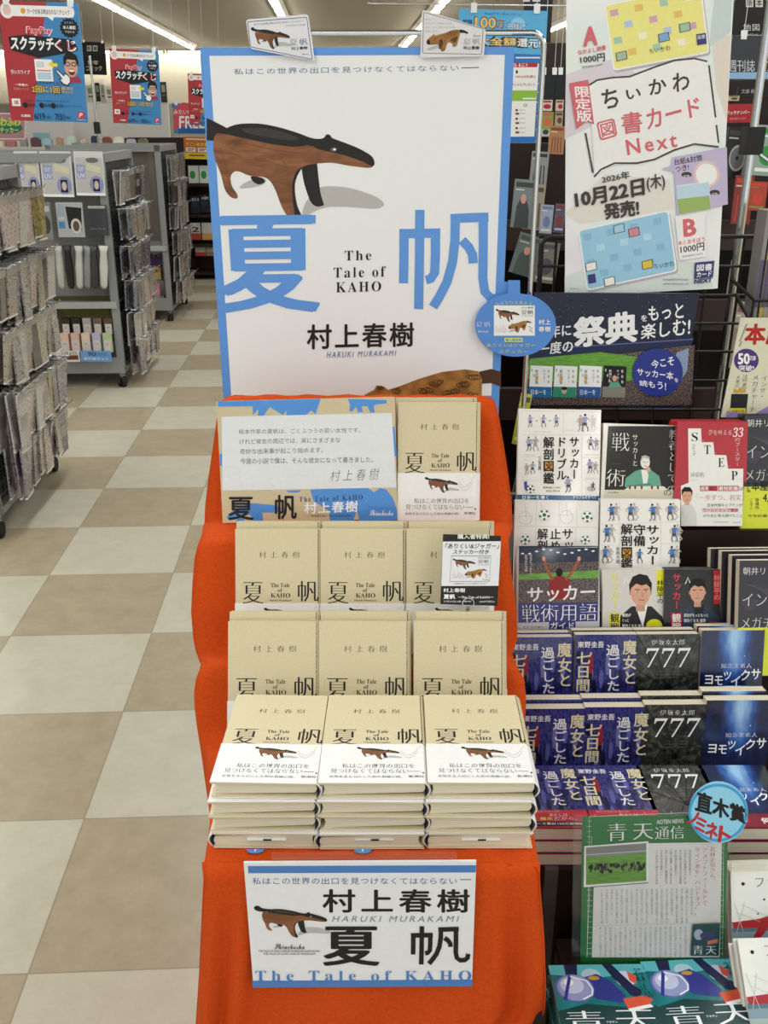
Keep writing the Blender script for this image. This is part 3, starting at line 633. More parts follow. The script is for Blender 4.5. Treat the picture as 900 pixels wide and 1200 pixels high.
# ---- the orange cloth over the stepped stand
CLM = ramp_noise('orange cloth weave', [(.35, '#C2450E'), (.65, '#CE4E16')], 260, 4, .85, spec=.15)
ST = [(.930, .732, -.216, .186), (.96, .7335, -.220, .187), (1.03, .7335, -.227, .190), (1.10, .7335, -.235, .194), (1.136, .7335, -.241, .197), (1.150, .7195, -.247, .198), (1.213, .701, -.266, .205), (1.232, .715, -.278, .21), (1.244, .74, -.284, .213), (1.256, .77, -.289, .2155), (1.263, .79, -.286, .213),
      (1.272, .803, -.281, .205), (1.297, .8045, -.282, .201), (1.346, .787, -.296, .206), (1.357, .808, -.306, .214), (1.367, .85, -.308, .212), (1.382, .89, -.306, .206), (1.396, .93, -.302, .200), (1.405, .951, -.297, .199), (1.43, .958, -.294, .202), (1.462, .9585, -.298, .212),
      (1.512, .9445, -.305, .218), (1.524, .972, -.304, .2175), (1.537, 1.02, -.297, .211), (1.549, 1.07, -.288, .202), (1.557, 1.112, -.281, .194), (1.566, 1.132, -.277, .189), (1.577, 1.141, -.273, .185), (1.592, 1.142, -.270, .182), (1.604, 1.134, -.272, .184), (1.611, 1.11, -.275, .187)]
def interp(S, n):
    out = []
    for i in range(len(S) - 1):
        for k in range(n):
            t = k / n; out.append(tuple(a * (1 - t) + c * t for a, c in zip(S[i], S[i + 1])))
    out.append(S[-1]); return out
def cloth():
    b = MB(); P = interp(ST, 3); rows = []; rnd = random.Random(5)
    NX, NS = 26, 14; edge = {}
    def along(side, z):
        E_ = edge[side]
        for a, c in zip(E_, E_[1:]):
            if a[2] >= z >= c[2]: t = (a[2] - z) / max(1e-9, a[2] - c[2]); return a[0] + (c[0] - a[0]) * t, a[1] + (c[1] - a[1]) * t
        p = E_[0] if z > E_[0][2] else E_[-1]; return p[0], p[1]
    for i, (y, z, xl, xr) in enumerate(P):
        row = []; zl = .06; zr = .478 - .05 * math.sin((y - .93) * 6)
        for side in (-1, 1):
            pts = []
            for j in range(NS, 0, -1):
                t = (j / NS) ** 1.3; zb = zl if side < 0 else zr; d = (z - zb) * t
                wob = .012 * math.sin(y * 46 + side * 1.3) * min(1, t * 2) + .007 * math.sin(y * 95 + t * 3) * t
                fl = (.022 * t if side > 0 else .02 * t) - .035 * max(0, (y - 1.1)) * t * 1.6
                pull = .055 * min(1, max(0, (y - 1.2) / .12)) * min(1, t / .25)
                fl += (.05 * t * max(0, 1 - (y - .93) / .1) if side < 0 else 0) - pull
                x = (xl - fl + wob * .6 - .004) if side < 0 else (xr + fl + wob * .6 + .004)
                pts.append((x, y + .012 * math.sin(t * 7 + y * 20) * t, z - d - (.006 if j < 3 else .008)))
            if i == 0: edge[side] = sorted(pts, key=lambda p: -p[2])
            if side < 0: L = pts
            else: R = pts[::-1]
        T = []
        for k in range(NX + 1):
            t = k / NX; e = min(t, 1 - t) * NX
            dz = -.004 if e < .5 else 0
            T.append((xl + (xr - xl) * t, y, z + dz + .0015 * math.sin(k * 1.7 + i * .9) * (1 if e > 1 else .3) - .0015))
        rows.append(L + T + R)
    V = [p for r in rows for p in r]; n = len(rows[0])
    Fc = [(i * n + k, i * n + k + 1, (i + 1) * n + k + 1, (i + 1) * n + k) for i in range(len(rows) - 1) for k in range(n - 1)]
    b.add(V, Fc, CLM)
    # front fall, down to the floor, with soft folds at its two ends
    V = []; NZ = 26; NF = 48
    for j in range(NZ + 1):
        t = j / NZ; z = .732 - t * .70; o = t * .055
        for k in range(NF + 1):
            u = k / NF; (xl, yl), (xr, yr) = along(-1, z), along(1, z); xr -= .026 * min(1, max(0, (.49 - z) / .04)); x = xl + (xr - xl) * u
            e = min(u, 1 - u)
            fold = (.026 * math.sin(u * 60 + .6 * math.sin(t * 4)) * math.exp(-(e / .13) ** 2) + .006 * math.sin(u * 17 + 1)) * min(1, t * 3)
            wt = math.exp(-(e / .025) ** 2); ye = yl if u < .5 else yr
            V.append((x, (.930 - .004 * math.sin(min(1, t * 9) * PI / 2) - fold - t * .006) * (1 - wt) + (ye + .001) * wt, z))
    b.add(V, [(j * (NF + 1) + k, (j + 1) * (NF + 1) + k, (j + 1) * (NF + 1) + k + 1, j * (NF + 1) + k + 1) for j in range(NZ) for k in range(NF)], CLM)
    # the fall at the back
    V = []; y, z, xl, xr = P[-1]
    for j in range(9):
        for k in range(21): u = k / 20; V.append((xl + (xr - xl) * u, y + .006 * math.sin(u * 30) * j / 8, z - (z - .06) * j / 8))
    b.add(V, [(j * 21 + k, j * 21 + k + 1, (j + 1) * 21 + k + 1, (j + 1) * 21 + k) for j in range(8) for k in range(20)], CLM)
    o = b.build('display_cloth', smooth=True)
    s = o.modifiers.new('thick', 'SOLIDIFY'); s.thickness = .0016; s.offset = -1
    return tag(o, 'bright orange cloth draped over the stepped stand under the cream novels', 'cloth')
cloth()

# ---- the cream hardback novel
CREAM = ramp_noise('cream book jacket', [(.3, '#CEC29E'), (.7, '#D5C9A7')], 300, 3, .5)
PAGE = ramp_noise('page edges', [(.35, '#CFC6AE'), (.65, '#E0D9C6')], 60, 3, .8, 'noise', (.2, 14, .2))
NAVY = mat('#1F2746', .5); OBI = mat('#ECECEA', .42, coat=.15); INKM = mat('#1B1713', .55)
BW, BH, BT = .133, .1935, .0216
def arc(r, x, T, n=8): return [(x + r * math.sin(PI * k / n), T * k / n) for k in range(n + 1)]
def novel_cover(b, W=BW, H=BH):
    b.map = frac(W, H)
    b.txt('村上春樹', .275, .18, .745, .23, INKM, 'n', 1.85)
    b.txt('夏', .085, .425, .325, .595, INKM, 'm'); b.txt('帆', .725, .415, .965, .578, INKM, 'm')
    b.txt(serif('The Tale'), .41, .432, .63, .465, INKM, 's'); b.txt(serif('of'), .49, .474, .545, .503, INKM, 's'); b.txt(serif('KAHO'), .41, .512, .635, .548, INKM, 's'); b.txt('Haruki Murakami', .395, .562, .65, .577, INKM)
def novel_band(b, W=BW, H=BH):
    b.map = frac(W, H)
    q = lambda x, y: (.33 + (x - 14) / 480 * .41, .628 + (y - 295) / 293 * .135)
    anteater(b, q)
    P = [(.75 + .2 * t, .668 + .055 * math.sin(PI * min(1, t * 1.15)) - .05 * t * t) for t in [k / 12 for k in range(13)]]
    P2 = [(x, y + .028) for x, y in P[:-2]]
    for p in (P, P2):
        for a in range(0, len(p) - 1): b.line([p[a], ((p[a][0] + p[a + 1][0]) / 2, (p[a][1] + p[a + 1][1]) / 2)], .006, mat('#A9A8A4', .5))
    b.txt('私はこの世界の出口を', .2, .808, .875, .852, INKM, 'n'); b.txt('見つけなくてはならない', .1, .862, .82, .905, INKM, 'n'); b.rect(.83, .884, .93, .887, INKM); b.ell(.955, .9, .01, .007, INKM, 8)
    b.txt('女性を主人公にした初の長編小説。', .09, .928, .76, .951, mat('#5D6C86', .5)); b.txt('新潮社', .82, .925, .96, .948, mat('#4A4A4A', .5))
GN = 'copies of the cream novel'
NOV = {}
def novel(M, label, group=GN, slip=False, tab=False):
    if not NOV:
        t = thing('hardcover_book', label, 'book', M, group); W, H, T = BW, BH, BT; x = W / 2 - .0045
        b = MB(1e-5); b.box(-W / 2, x, 0, .0024, 0, H, CREAM); b.box(-W / 2, x, T - .0024, T, 0, H, CREAM)
        b.prism(arc(.0065, x, T) + arc(.0050, x, T)[::-1], 0, H, CREAM); novel_cover(b); cov = b.build('cover', t)
        b = MB(); L = [(-W / 2 + .0035 + .003 * math.sin(PI * k / 6), .0024 + (T - .0048) * k / 6) for k in range(7)]
        b.prism([(L[0][0], L[0][1])] + [(p[0] - .0012, .0024 + (p[1] - .0024) * (T - .0048) / (T - .0048)) for p in arc(.0048, x - .003, T - .0048)][1:-1] + L[::-1][0:1] + L[::-1][1:-1], .003, H - .003, PAGE); b.build('page_block', t)
        b = MB(); b.prism(arc(.0050, x, T) + arc(.0034, x - .0012, T)[::-1], .0012, H - .0012, NAVY); b.build('spine_lining', cov)
        b = MB(1e-5); e = .0008; h = H * .405; b.box(-W / 2 - e, x, -e, 0, -.0002, h, OBI); b.box(-W / 2 - e, x, T, T + e, -.0002, h, OBI)
        b.prism(arc(.0072, x, T) + arc(.0066, x, T)[::-1], -.0002, h, OBI); b.L = .0009; novel_band(b); b.build('paper_band', t); NOV['t'] = t; o = t
    else: o = dup(NOV['t'], M, label, group)
    return o
def stand_book(x, y, z, lean, rz=0): return Matrix.Translation((x, y, z)) @ Matrix.Rotation(rz, 4, 'Z') @ Matrix.Rotation(-lean, 4, 'X')
def world_x(px, py, Y): return at(px, py, Y).x
LEAN = math.radians(20); place = ['first', 'second', 'third']
sl = {0: 'beside the aisle', 1: 'in the middle', 2: 'beside the wall shelves'}
# top step: one pair beside the message board
xm = world_x(514, 545, 1.49); ln = math.radians(15)
novel(stand_book(xm, 1.466, .962, ln), 'cream novel showing its whole white band, beside the message board on the top step')
novel(stand_book(xm - .0035, 1.466 + .0275, .9625, ln), 'cream novel behind the one beside the message board on the top step')
# third and second rows, two deep
for r, (Y, z, xs, nm) in enumerate(((1.302, .8065, (326, 426, 527), 'upper leaning row'), (1.161, .7205, (319.5, 427, 539.5), 'lower leaning row'))):
    for k, px in enumerate(xs):
        x = world_x(px, 660 if r == 0 else 765, Y + .045)
        novel(stand_book(x, Y, z, LEAN + .06 * r), f'front cream novel {sl[k]} of the {nm}')
        novel(stand_book(x + .003 * (k - .6), Y + .0275, z + .0012, LEAN + .06 * r), f'rear cream novel {sl[k]} of the {nm}')
# flat stacks of four
rnd = random.Random(2)
FL = Matrix.Rotation(-PI / 2, 4, 'X')
for k, (pl, pr) in enumerate(((247.5, 374), (374, 499), (498.5, 625))):
    x = at((pl + pr) / 2, 997, .95).x; zb = .7338
    for q in range(4):
        dx = (-.003, .001, .0, .003)[q] * (1 if k != 2 else .3) + rnd.uniform(-.0012, .0012); dy = (-.004, -.002, -.003, .001)[q] + rnd.uniform(-.0015, .0015)
        rz = math.radians(rnd.uniform(-.8, .8) - (1.0 if k == 0 and q == 3 else 0))
        top = zb + BT + .0006
        M = Matrix.Translation((x + dx, .957 + dy, top)) @ Matrix.Rotation(rz, 4, 'Z') @ FL
        if q == 0: M = Matrix.Translation((x + dx, .957 + dy, zb + .0006)) @ Matrix.Rotation(rz, 4, 'Z') @ Matrix.Rotation(PI, 4, 'Y') @ FL
        novel(M, f'cream novel lying {["lowest", "second from the bottom", "third from the bottom", "topmost"][q]} in the flat stack {sl[k]}', 'cream novels in the flat stacks')
        zb += BT + .0026
    # the order slip that sticks out of the lowest book
    b = MB(); b.box(-.024, .024, 0, .05, 0, .0006, W_); b.box(-.004, .006, -.0005, .0, -.0004, .0018, K_)
    o = b.build('order_slip', M=TR(x + .002, .9535, .7338 + BT * .58)); tag(o, f'white paper order slip under the flat stack {sl[k]}', 'paper slip', 'order slips')
    if k < 2:
        b = MB(); P = [(.011 * math.cos(PI * a / 12 + PI), .006 * math.sin(PI * a / 12 + PI)) for a in range(13)]
        b.prism([(x_, y_ * 1.3) for x_, y_ in P] , 0, .0006, mat('#5B95DA', .4)); b.box(-.001, .001, -.004, -.001, .0006, .0009, W_)
        o = b.build('blue_tab', M=TR(x - .012, .951, .7345)); tag(o, f'blue half-round paper tab under the stack {sl[k]}', 'paper tab', 'blue paper tabs')

# ---- message board on the top step
SIGB = mat('#4E8ED6', .16, scale=38, bump=.6, bdist=.004); CARDB = mat('#C9BB98', .16, scale=38, bump=.6, bdist=.004)
PWH = mat('#DDE0E2', .13, scale=38, bump=.6, bdist=.004)
BLUE = mat('#5C97E0', .4, coat=.25)
def message(b, S):
    b.map = S.px; b.C(250, 460, 4.0909)
    for P in ([(22, 42), (515, 30), (490, 105), (470, 85), (445, 108), (350, 110), (352, 85), (335, 108), (270, 70), (240, 112), (215, 112), (215, 80), (190, 108), (188, 66), (22, 68)],
              [(645, 30), (830, 36), (832, 52), (790, 56), (768, 62), (774, 96), (752, 96), (740, 66), (712, 66), (716, 94), (694, 96), (684, 68), (666, 92), (652, 88), (656, 60)],
              [(852, 164), (868, 164), (880, 300), (868, 310), (858, 280)], [(30, 295), (46, 295), (48, 350), (32, 352)],
              [(465, 465), (735, 455), (770, 478), (800, 458), (830, 465), (860, 505), (880, 560), (882, 610), (700, 618), (690, 560), (670, 618), (560, 620), (556, 568), (520, 545), (480, 520)],
              [(60, 600), (100, 560), (180, 530), (300, 540), (330, 560), (300, 575), (235, 575), (240, 620), (190, 622), (180, 585), (150, 590), (146, 626), (118, 626), (110, 600)], [(350, 470), (420, 468), (415, 476), (390, 480), (360, 478)]): b.poly(P, SIGB)
    b.poly([(44, 470), (878, 455), (855, 98), (40, 116)], PWH)
    i2 = mat('#4A4E55', .4)
    for t, x0, y0, x1, y1 in (('絵本作家の夏帆は、ごくふつうの若い女性です。', 122, 176, 705, 200), ('けれど彼女の周辺では、実にさまざまな', 126, 222, 608, 248), ('奇妙な出来事が起こり始めます。', 128, 270, 525, 296), ('今度の小説で僕は、そんな彼女になって書きました。', 130, 315, 765, 343)):
        b.txtq(t, ((x0, y0), (x1, y0 - 8), (x1, y1 - 8), (x0, y1)), i2, 'r')
    b.txtq('村上春樹', ((560, 375), (795, 362), (795, 418), (560, 425)), mat('#33353A', .4), 'l', 1.5, .2)
    b.txt('夏', 70, 500, 195, 612, INKM, 'b'); b.txt('帆', 295, 490, 400, 608, INKM, 'b'); b.txtq(serif('The Tale of KAHO'), ((412, 500), (716, 488), (716, 514), (412, 524)), mat('#233A6A', .4), 's', 1.3)
    b.txtq('村上春樹', ((435, 528), (693, 518), (693, 572), (435, 582)), W_, 'b', 1.1); b.txt('HARUKI MURAKAMI', 470, 585, 660, 596, mat('#2A2F3A', .4), 'r', 1.2); b.txt(script('Shinchosha'), 750, 563, 862, 590, W_)
card('message_board', 'glossy cream and blue message board standing on the top step beside a cream novel', 'sign', (261, 613), (466, 608), (256, 470), 1.462, CARDB, .004, message, math.radians(13))

# ---- the big panel on its chrome stand
PAN = mat('#ECEEEF', .5, var=.01, coat=.06)
t = thing('poster_stand', 'slim chrome stand with rounded top corners holding the blue-edged panel', 'stand', TR(0, 1.752, 0))
pr = at(610, 60, 1.752); pl = at(236, 60, 1.752); xr = .262; xl = -.30; zt = 1.705; xo = .165
b = MB(); c = [(xr, 0, .02), (xr, 0, zt - .02)] + [(xr - .02 + .02 * math.cos(a * PI / 12), 0, zt - .02 + .02 * math.sin(a * PI / 12)) for a in range(1, 7)]
b.tube(c + [(-xo + .02 - .02 * math.sin(a * PI / 12), 0, zt - .02 + .02 * math.cos(a * PI / 12)) for a in range(0, 7)] + [(-xo, 0, .02)], .0045, CHROME, 10); b.build('frame', t)
for x in (xr, -xo):
    b = MB(); b.box(x - .012, x + .012, -.012, .2, 0, .02, CHROME); b.build('foot', t)
b = MB(); b.tube([(xr, 0, .9), (-xo, 0, .9)], .004, CHROME); b.build('cross_bar', t)
def sail_sign(b, q, m, wd):
    """the heavy second character of the title, drawn stroke by stroke"""
    for P in ([(543, 82), (543, 150), (542, 218)], [(532, 94), (580, 93), (634, 92)], [(622, 82), (622, 150), (620, 192), (610, 207), (598, 210)], [(583, 34), (582, 150), (580, 283)],
              [(660, 56), (700, 54), (755, 52)], [(672, 46), (671, 110), (665, 165), (651, 215), (632, 252), (616, 278)], [(742, 42), (742, 130), (741, 205), (746, 240), (762, 256), (784, 254), (796, 240), (799, 214)], [(689, 110), (706, 128), (715, 146), (717, 168)]):
        b.line([q(*p) for p in P], wd, m)
def panel(b, S):
    b.map = S.px; b.C(220, 0, 2.25)
    b.map = S.fr; b.C()
    bw, bh = .029, .02
    for P in ([(0, 0), (1, 0), (1, bh), (0, bh)], [(0, .985), (1, .985), (1, 1), (0, 1)], [(0, bh), (bw, bh), (bw, .985), (0, .985)], [(1 - bw, bh), (1, bh), (1, .985), (1 - bw, .985)]): b.poly(P[::-1], BLUE)
    b.map = S.px; b.C(220, 0, 2.25)
    b.txtq('私はこの世界の出口を見つけなくてはならない', ((122, 181), (714, 171), (714, 187), (122, 197)), mat('#4E6E96', .5), 'r', 1.2); b.line([(722, 179), (768, 178)], 2.5, mat('#4E6E96', .5))
    anteater(b, lambda x, y: (x, y), tail=False)
    b.C(220, 230, 2.25)
    b.txtq('夏', ((66, 52), (350, 48), (349, 305), (86, 308)), BLUE, 'h'); b.C(220, 230, 2.143); sail_sign(b, lambda x, y: (x, y), BLUE, 23); b.C(220, 230, 2.25)
    for s, q in (('The', ((414, 144), (484, 142), (484, 168), (414, 170))), ('Tale of', ((385, 188), (522, 184), (522, 212), (385, 215))), ('KAHO', ((391, 226), (510, 224), (510, 250), (391, 254)))): b.txtq(serif(s), q, INKM, 's', 1.25)
    b.txtq('村上春樹', ((314, 338), (597, 332), (597, 396), (314, 404)), INKM, 'b', 1.15)
    b.txtq('HARUKI MURAKAMI', ((366, 410), (550, 406), (550, 420), (366, 426)), mat('#4F6E9A', .5), 'r', 1.35, .25)
    # the spotted animal at the lower edge
    J = [(455, 535), (468, 522), (492, 510), (498, 498), (518, 502), (528, 510), (560, 500), (610, 481), (670, 463), (730, 456), (766, 461), (776, 482), (774, 540), (771, 590), (455, 590)]
    b.poly([(768, 462), (800, 455), (826, 462), (826, 502), (800, 492), (775, 494)], mat('#4A2E1C', .5)); b.poly(J, WD2)
    for i in range(64):
        x = 548 + (i * 37) % 215 + 5 * math.sin(i * 2.1); y = 468 + (i * 23) % 95 + 4 * math.cos(i * 1.3)
        if y > 505 - (x - 560) * .24 and x < 765: b.ell(x, y, 9 + i % 3, 5.2, mat('#3B2411', .5), 12, rot=-.3 + .2 * (i % 4)); b.ell(x, y, 6.8 + i % 3, 3.4, WD2, 12, rot=-.3 + .2 * (i % 4)); b.ell(x, y, 2.2, 1.8, mat('#3B2411', .5), 8)
    b.ell(508, 504, 9, 6, mat('#5A3A1C', .5), 10)
    b.poly([(455, 590), (468, 540), (480, 525), (560, 525), (540, 590)], mat('#6E4A22', .5))
o, PS = card('display_poster', 'tall white panel with blue edge, carved wooden animal and large blue lettering', 'poster', (262, 470), (585, 469), (232, 56), 1.735, PAN, .006, panel)
# extend the panel below the visible edge: the back board
b = MB(); b.box(-PS.W / 2, PS.W / 2, 0, .006, -.12, 0, BLUE); bo = b.build('lower_edge', o)

# ---- two shaped cards clipped along its top
def rounded(P, r, n=4):
    out = []; m = len(P)
    for i in range(m):
        a, c, d = Vector(P[i - 1]), Vector(P[i]), Vector(P[(i + 1) % m]); u = (a - c).normalized() * r; w_ = (d - c).normalized() * r
        for k in range(n + 1): t = k / n; out.append(tuple(c + u * (1 - t) ** 2 + w_ * t ** 2))
    return out
def card1(b, S):
    b.map = S.px; b.C(270, 20, 8.18); nv = mat('#5B6282', .5)
    b.loop(rounded([(165, 45), (732, 2), (785, 405), (192, 285)], 12), 7, nv)
    b.txtq('あなたは広場の隅の歩き方を知っておきなさい', ((225, 60), (705, 28), (705, 46), (225, 80)), nv); b.txtq('それがわたしの仕事', ((530, 74), (715, 66), (715, 82), (530, 92)), nv)
    anteater(b, lambda x, y: (195 + (x - 14) * .785, 97 + (y - 295) * .72 + (x - 14) * .0), detail=False)
    b.txtq('夏帆', ((566, 210), (738, 204), (742, 265), (568, 275)), mat('#6F79A6', .5), 'm', 1.3); b.txtq('村上春樹', ((585, 286), (738, 280), (740, 308), (586, 318)), INKM, 'b'); b.txt(script('Shincho'), 685, 348, 750, 362, INKM)
card('clip_card', 'white card with slanting lower edge and long-snouted animal, clipped on the panel top', 'card', (293, 71.5), (369, 71.5), (288, 17), 1.727, mat('#E2E3E8', .3, coat=.4), .002, card1, outline=rounded([(288, 23), (361, 16.5), (369, 71.5), (293, 57)], 4))
def card2(b, S):
    b.map = S.px; b.C(480, 10, 8.18); nv = mat('#77706E', .5)
    b.loop(rounded([(135, 35), (705, 195), (690, 438), (125, 428)], 14), 6, nv)
    for i, (t, x1) in enumerate((('目的をもって', 240), ('それはひとりの女性のある森', 405), ('たが、わたしは知らないものも', 440), ('まだいます', 270))): b.txt(t, 150, 96 + i * 38, x1, 112 + i * 38, mat('#8C8A8C', .5))
    jaguar(b, lambda x, y: (x, y)); b.txt(script('Shincho'), 608, 252, 680, 268, INKM); b.txt('夏帆', 515, 285, 675, 345, mat('#B2AAA6', .5), 'm', 1.2); b.txt('村上春樹', 515, 360, 668, 392, INKM, 'b')
card('clip_card', 'white card with slanting upper edge and spotted animal, clipped on the panel top', 'card', (493, 67), (568, 67), (495, 11.5), 1.727, mat('#DFDEDF', .3, coat=.4), .002, card2, outline=rounded([(494.5, 11), (569.5, 34), (567, 66), (492.5, 67.5)], 4))

# ---- oval tag on the right-hand post
def oval(b, S):
    b.map = S.px; b.C(560, 320, 6.923); ye = mat('#D7DE6A', .4)
    b.poly([(130, 508), (462, 508), (462, 262), (130, 262)], W_)
    anteater(b, lambda x, y: (145 + (x - 14) * .4, 290 + (y - 295) * .36), detail=False, shade=False); jaguar(b, lambda x, y: (247 + (x - 160) * .465, 386 + (y - 200) * .46), False)
    b.txt('村上春樹', 352, 272, 450, 288, INKM); b.txt('夏帆', 352, 298, 450, 335, INKM, 'm'); b.txt('The Tale of KAHO', 352, 343, 446, 350, INKM); b.txt('村上', 410, 425, 445, 475, INKM, 'r') if 0 else None
    for x, h in ((145, 55), (165, 35), (185, 60), (205, 70), (220, 40)): b.line([(x, 480), (x + 2, 480 - h), (x + 12, 482)], 2, mat('#9A9A9A', .5))
    b.line([(412, 430), (440, 450), (418, 462), (446, 478)], 4, INKM)
    for i, ch in enumerate('なくなり次第終了'):
        x = 145 + i * 38; y = 225 + 12 * ((i - 3.5) / 3.5) ** 2; b.txt(ch, x, y, x + 28, y + 26, ye)
    b.txt('夏帆', -15, 393, 102, 435, W_, 'n', 1.25); b.txt(script('Shinchosha'), 0, 462, 85, 480, W_); b.txt('村上', 492, 375, 590, 418, W_, 'b', 1.1); b.txt('春樹', 492, 432, 590, 474, W_, 'b', 1.1)
    b.rect(214, 524, 362, 558, ye); b.txt('購入者特典', 224, 530, 352, 553, mat('#3F7FCE', .4), 'b')
    b.txt('ありくい&ジャガー', 70, 568, 465, 600, ye, 'r', 1.15); b.txt('ステッカー', 172, 622, 405, 650, ye, 'r', 1.1)
OV = [(604 + 47.5 * math.cos(a * PI / 24), 380.5 + 37.5 * math.sin(a * PI / 24)) for a in range(48)]
card('oval_tag', 'glossy blue oval tag with a tab, fixed to the chrome post beside the panel', 'tag', (557, 418), (651, 418), (557, 328), 1.722, mat('#4B8ADA', .15, coat=1), .002, oval,
     outline=OV[0:34] + [(595.5, 344), (595.5, 328.5), (609.5, 328.5), (609.5, 344)] + OV[39:])

# ---- black and white purchase card in front of the upper row
def promo(b, S):
    b.map = S.px; b.C(500, 610, 9)
    b.poly([(155, 690), (757, 688), (783, 218), (170, 222)], mat('#E6E7EC', .35)); b.txt('購入者特典!', 325, 145, 660, 195, W_, 'b')
    b.txt('「ありくい&ジャガー」', 195, 240, 765, 298, INKM, 'b', 1, .2); b.txt('ステッカー付き', 275, 306, 655, 355, INKM, 'b', 1, .2)
    b.loop([(262, 372), (678, 372), (662, 640), (245, 642)], 5, mat('#4A4A4A', .5))
    anteater(b, lambda x, y: (275 + (x - 14) * .5, 400 + (y - 295) * .39), detail=False, shade=False); jaguar(b, lambda x, y: (402 + (x - 160) * .58, 510 + (y - 200) * .48), False)
    b.txt('村上春樹', 540, 385, 662, 400, INKM); b.txt('夏帆', 542, 412, 656, 448, mat('#55565A', .5), 'm'); b.txt('The Tale of KAHO', 538, 460, 655, 470, INKM); b.line([(612, 560), (640, 580), (618, 592), (640, 604)], 4, INKM); b.txt('Shinchosha', 590, 616, 650, 628, INKM)
    for x, h in ((275, 70), (300, 40), (325, 85), (350, 60), (370, 40)): b.line([(x, 605), (x + 3, 605 - h), (x + 20, 607)], 3, mat('#8E8A86', .5))
    b.txt('※先着順のため、なくなり次第終了となります', 285, 656, 635, 672, INKM)
    b.txt('村上春樹', 175, 712, 405, 756, W_, 'b'); b.txt('夏帆', 178, 775, 300, 826, W_, 'k'); b.txt('ーThe Tale of KAHOー', 330, 796, 705, 820, W_, 'b'); b.txt('7月3日(金)発売', 178, 842, 470, 864, W_); b.txt('2,860円(税込)', 555, 842, 715, 866, W_)
o, S = card('price_card', 'black and white purchase bonus card clipped in front of the upper leaning row', 'card', (516, 708), (583, 710), (518, 626), 1.285, mat('#1E1713', .4), .0015, promo, math.radians(14))
b = MB(); b.map = S.px
c = S.px(548.5, 706); b.tube([(c[0] + .0085 * math.cos(a * PI / 10), -.004, c[1] + .0075 * math.sin(a * PI / 10)) for a in range(21)], .0008, CHROME, 6); b.tube([(c[0], -.004, c[1] - .008), (c[0], .012, c[1] - .022)], .003, CHROME, 8); b.build('clip', o)

# ---- landscape sign on the front of the cloth
def front_sign(b, S):
    b.map = S.px; b.C(220, 970, 2.143); ac = mat('#4C80C4', .4); nv = mat('#39659E', .5)
    b.poly([(152, 114), (723, 112), (724, 94), (151, 96)], ac); b.poly([(163, 401), (714, 398), (715, 381), (162, 384)], ac)
    b.txt('私はこの世界の出口を見つけなくてはならない', 162, 125, 676, 142, nv, 'r', 1.1); b.line([(684, 130), (712, 130)], 2, nv)
    b.txt('村上春樹', 338, 154, 708, 213, INKM, 'b', 1.25); b.txt('HARUKI MURAKAMI', 362, 221, 682, 236, mat('#7C8796', .5), 'r', 1.4, .25)
    anteater(b, lambda x, y: (166 + (x - 14) * .385, 195 + (y - 295) * .275))
    b.txt('夏', 340, 247, 482, 346, INKM, 'h'); sail_sign(b, lambda x, y: (560 + (x - 531) * .538, 246 + (y - 33) * .385), INKM, 11.5)
    b.txt(script('Shinchosha'), 218, 290, 294, 304, INKM); b.txt('THE TALE OF KAHO HARUKI MURAKAMI SHINCHOSHA', 178, 306, 332, 311, INKM); b.txt('THE TALE OF KAHO HARUKI MURAKAMI', 190, 313, 320, 318, INKM)
    b.txt(serif('The Tale of KAHO'), 170, 358, 712, 383, ac, 's', 1.5)
o, S = card('landscape_sign', 'white landscape sign with blue bands hung on the front of the orange cloth', 'sign', (297, 1157), (553, 1155.5), (289.5, 1011), .915, mat('#E8EAEE', .35, coat=.3), .003, front_sign)
b = MB(); b.box(-S.W * .38, S.W * .42, .003, .004, S.H - .02, S.H + .012, clear()); b.build('clear_hanger', o)

# ================================================================== the wall shelves
GRY = ramp_noise('grey laminate', [(.3, '#57534E'), (.7, '#625E58')], 30, 3, .6)
BOARDM = ramp_noise('dark shelf board', [(.2, '#1C120F'), (.8, '#2A1B16')], 7, 5, .55, stretch=(6, 1, 1))
SX0, SX1 = .262, 1.05
t = thing('display_table', 'dark brown stepped bookshop table to the right of the orange cloth', 'display table', TR(0, 0, 0))
TIERS = [(1.14, 1.3, .53), (1.3, 1.398, .52), (1.398, 1.475, .588), (1.475, 1.565, .668), (1.565, 1.655, .724), (1.655, 1.735, .864)]
for k, (y0, y1, z) in enumerate(TIERS):
    b = MB(); b.box(SX0, SX1, y0, y1 + .012, z - .02, z, BOARDM); b.box(SX0, SX1, y0, y0 + .012, (TIERS[k - 1][2] if k else .08) - .01, z - .02, BOARDM); b.build('tier' if k else 'front_tier', t)
b = MB(); P = [(1.14, 0), (1.735, 0), (1.735, .864)] + [q for (y0, y1, z) in TIERS[::-1] for q in ((y1, z), (y0, z))][1:]
b.prism(P, SX0 - .02, SX0, GRY, 'x'); b.build('side_panel', t)
b = MB(); b.box(SX0 + .04, SX1, 1.13, 1.145, .0, .47, BOARDM); b.build('plinth', t)
# low platform that carries the teal books and the green news sheet
t = thing('low_platform', 'low grey and brown platform in front of the stepped table, under the teal books', 'platform', TR(0, 0, 0))
b = MB(); b.box(.262, SX1, .78, 1.12, .395, .415, BOARDM); b.build('platform_top', t)
b = MB(); b.box(.262, .28, .78, 1.12, 0, .395, GRY); b.build('side_panel', t)
b = MB(); b.box(.28, SX1, .80, .82, 0, .395, BOARDM); b.build('front_panel', t)

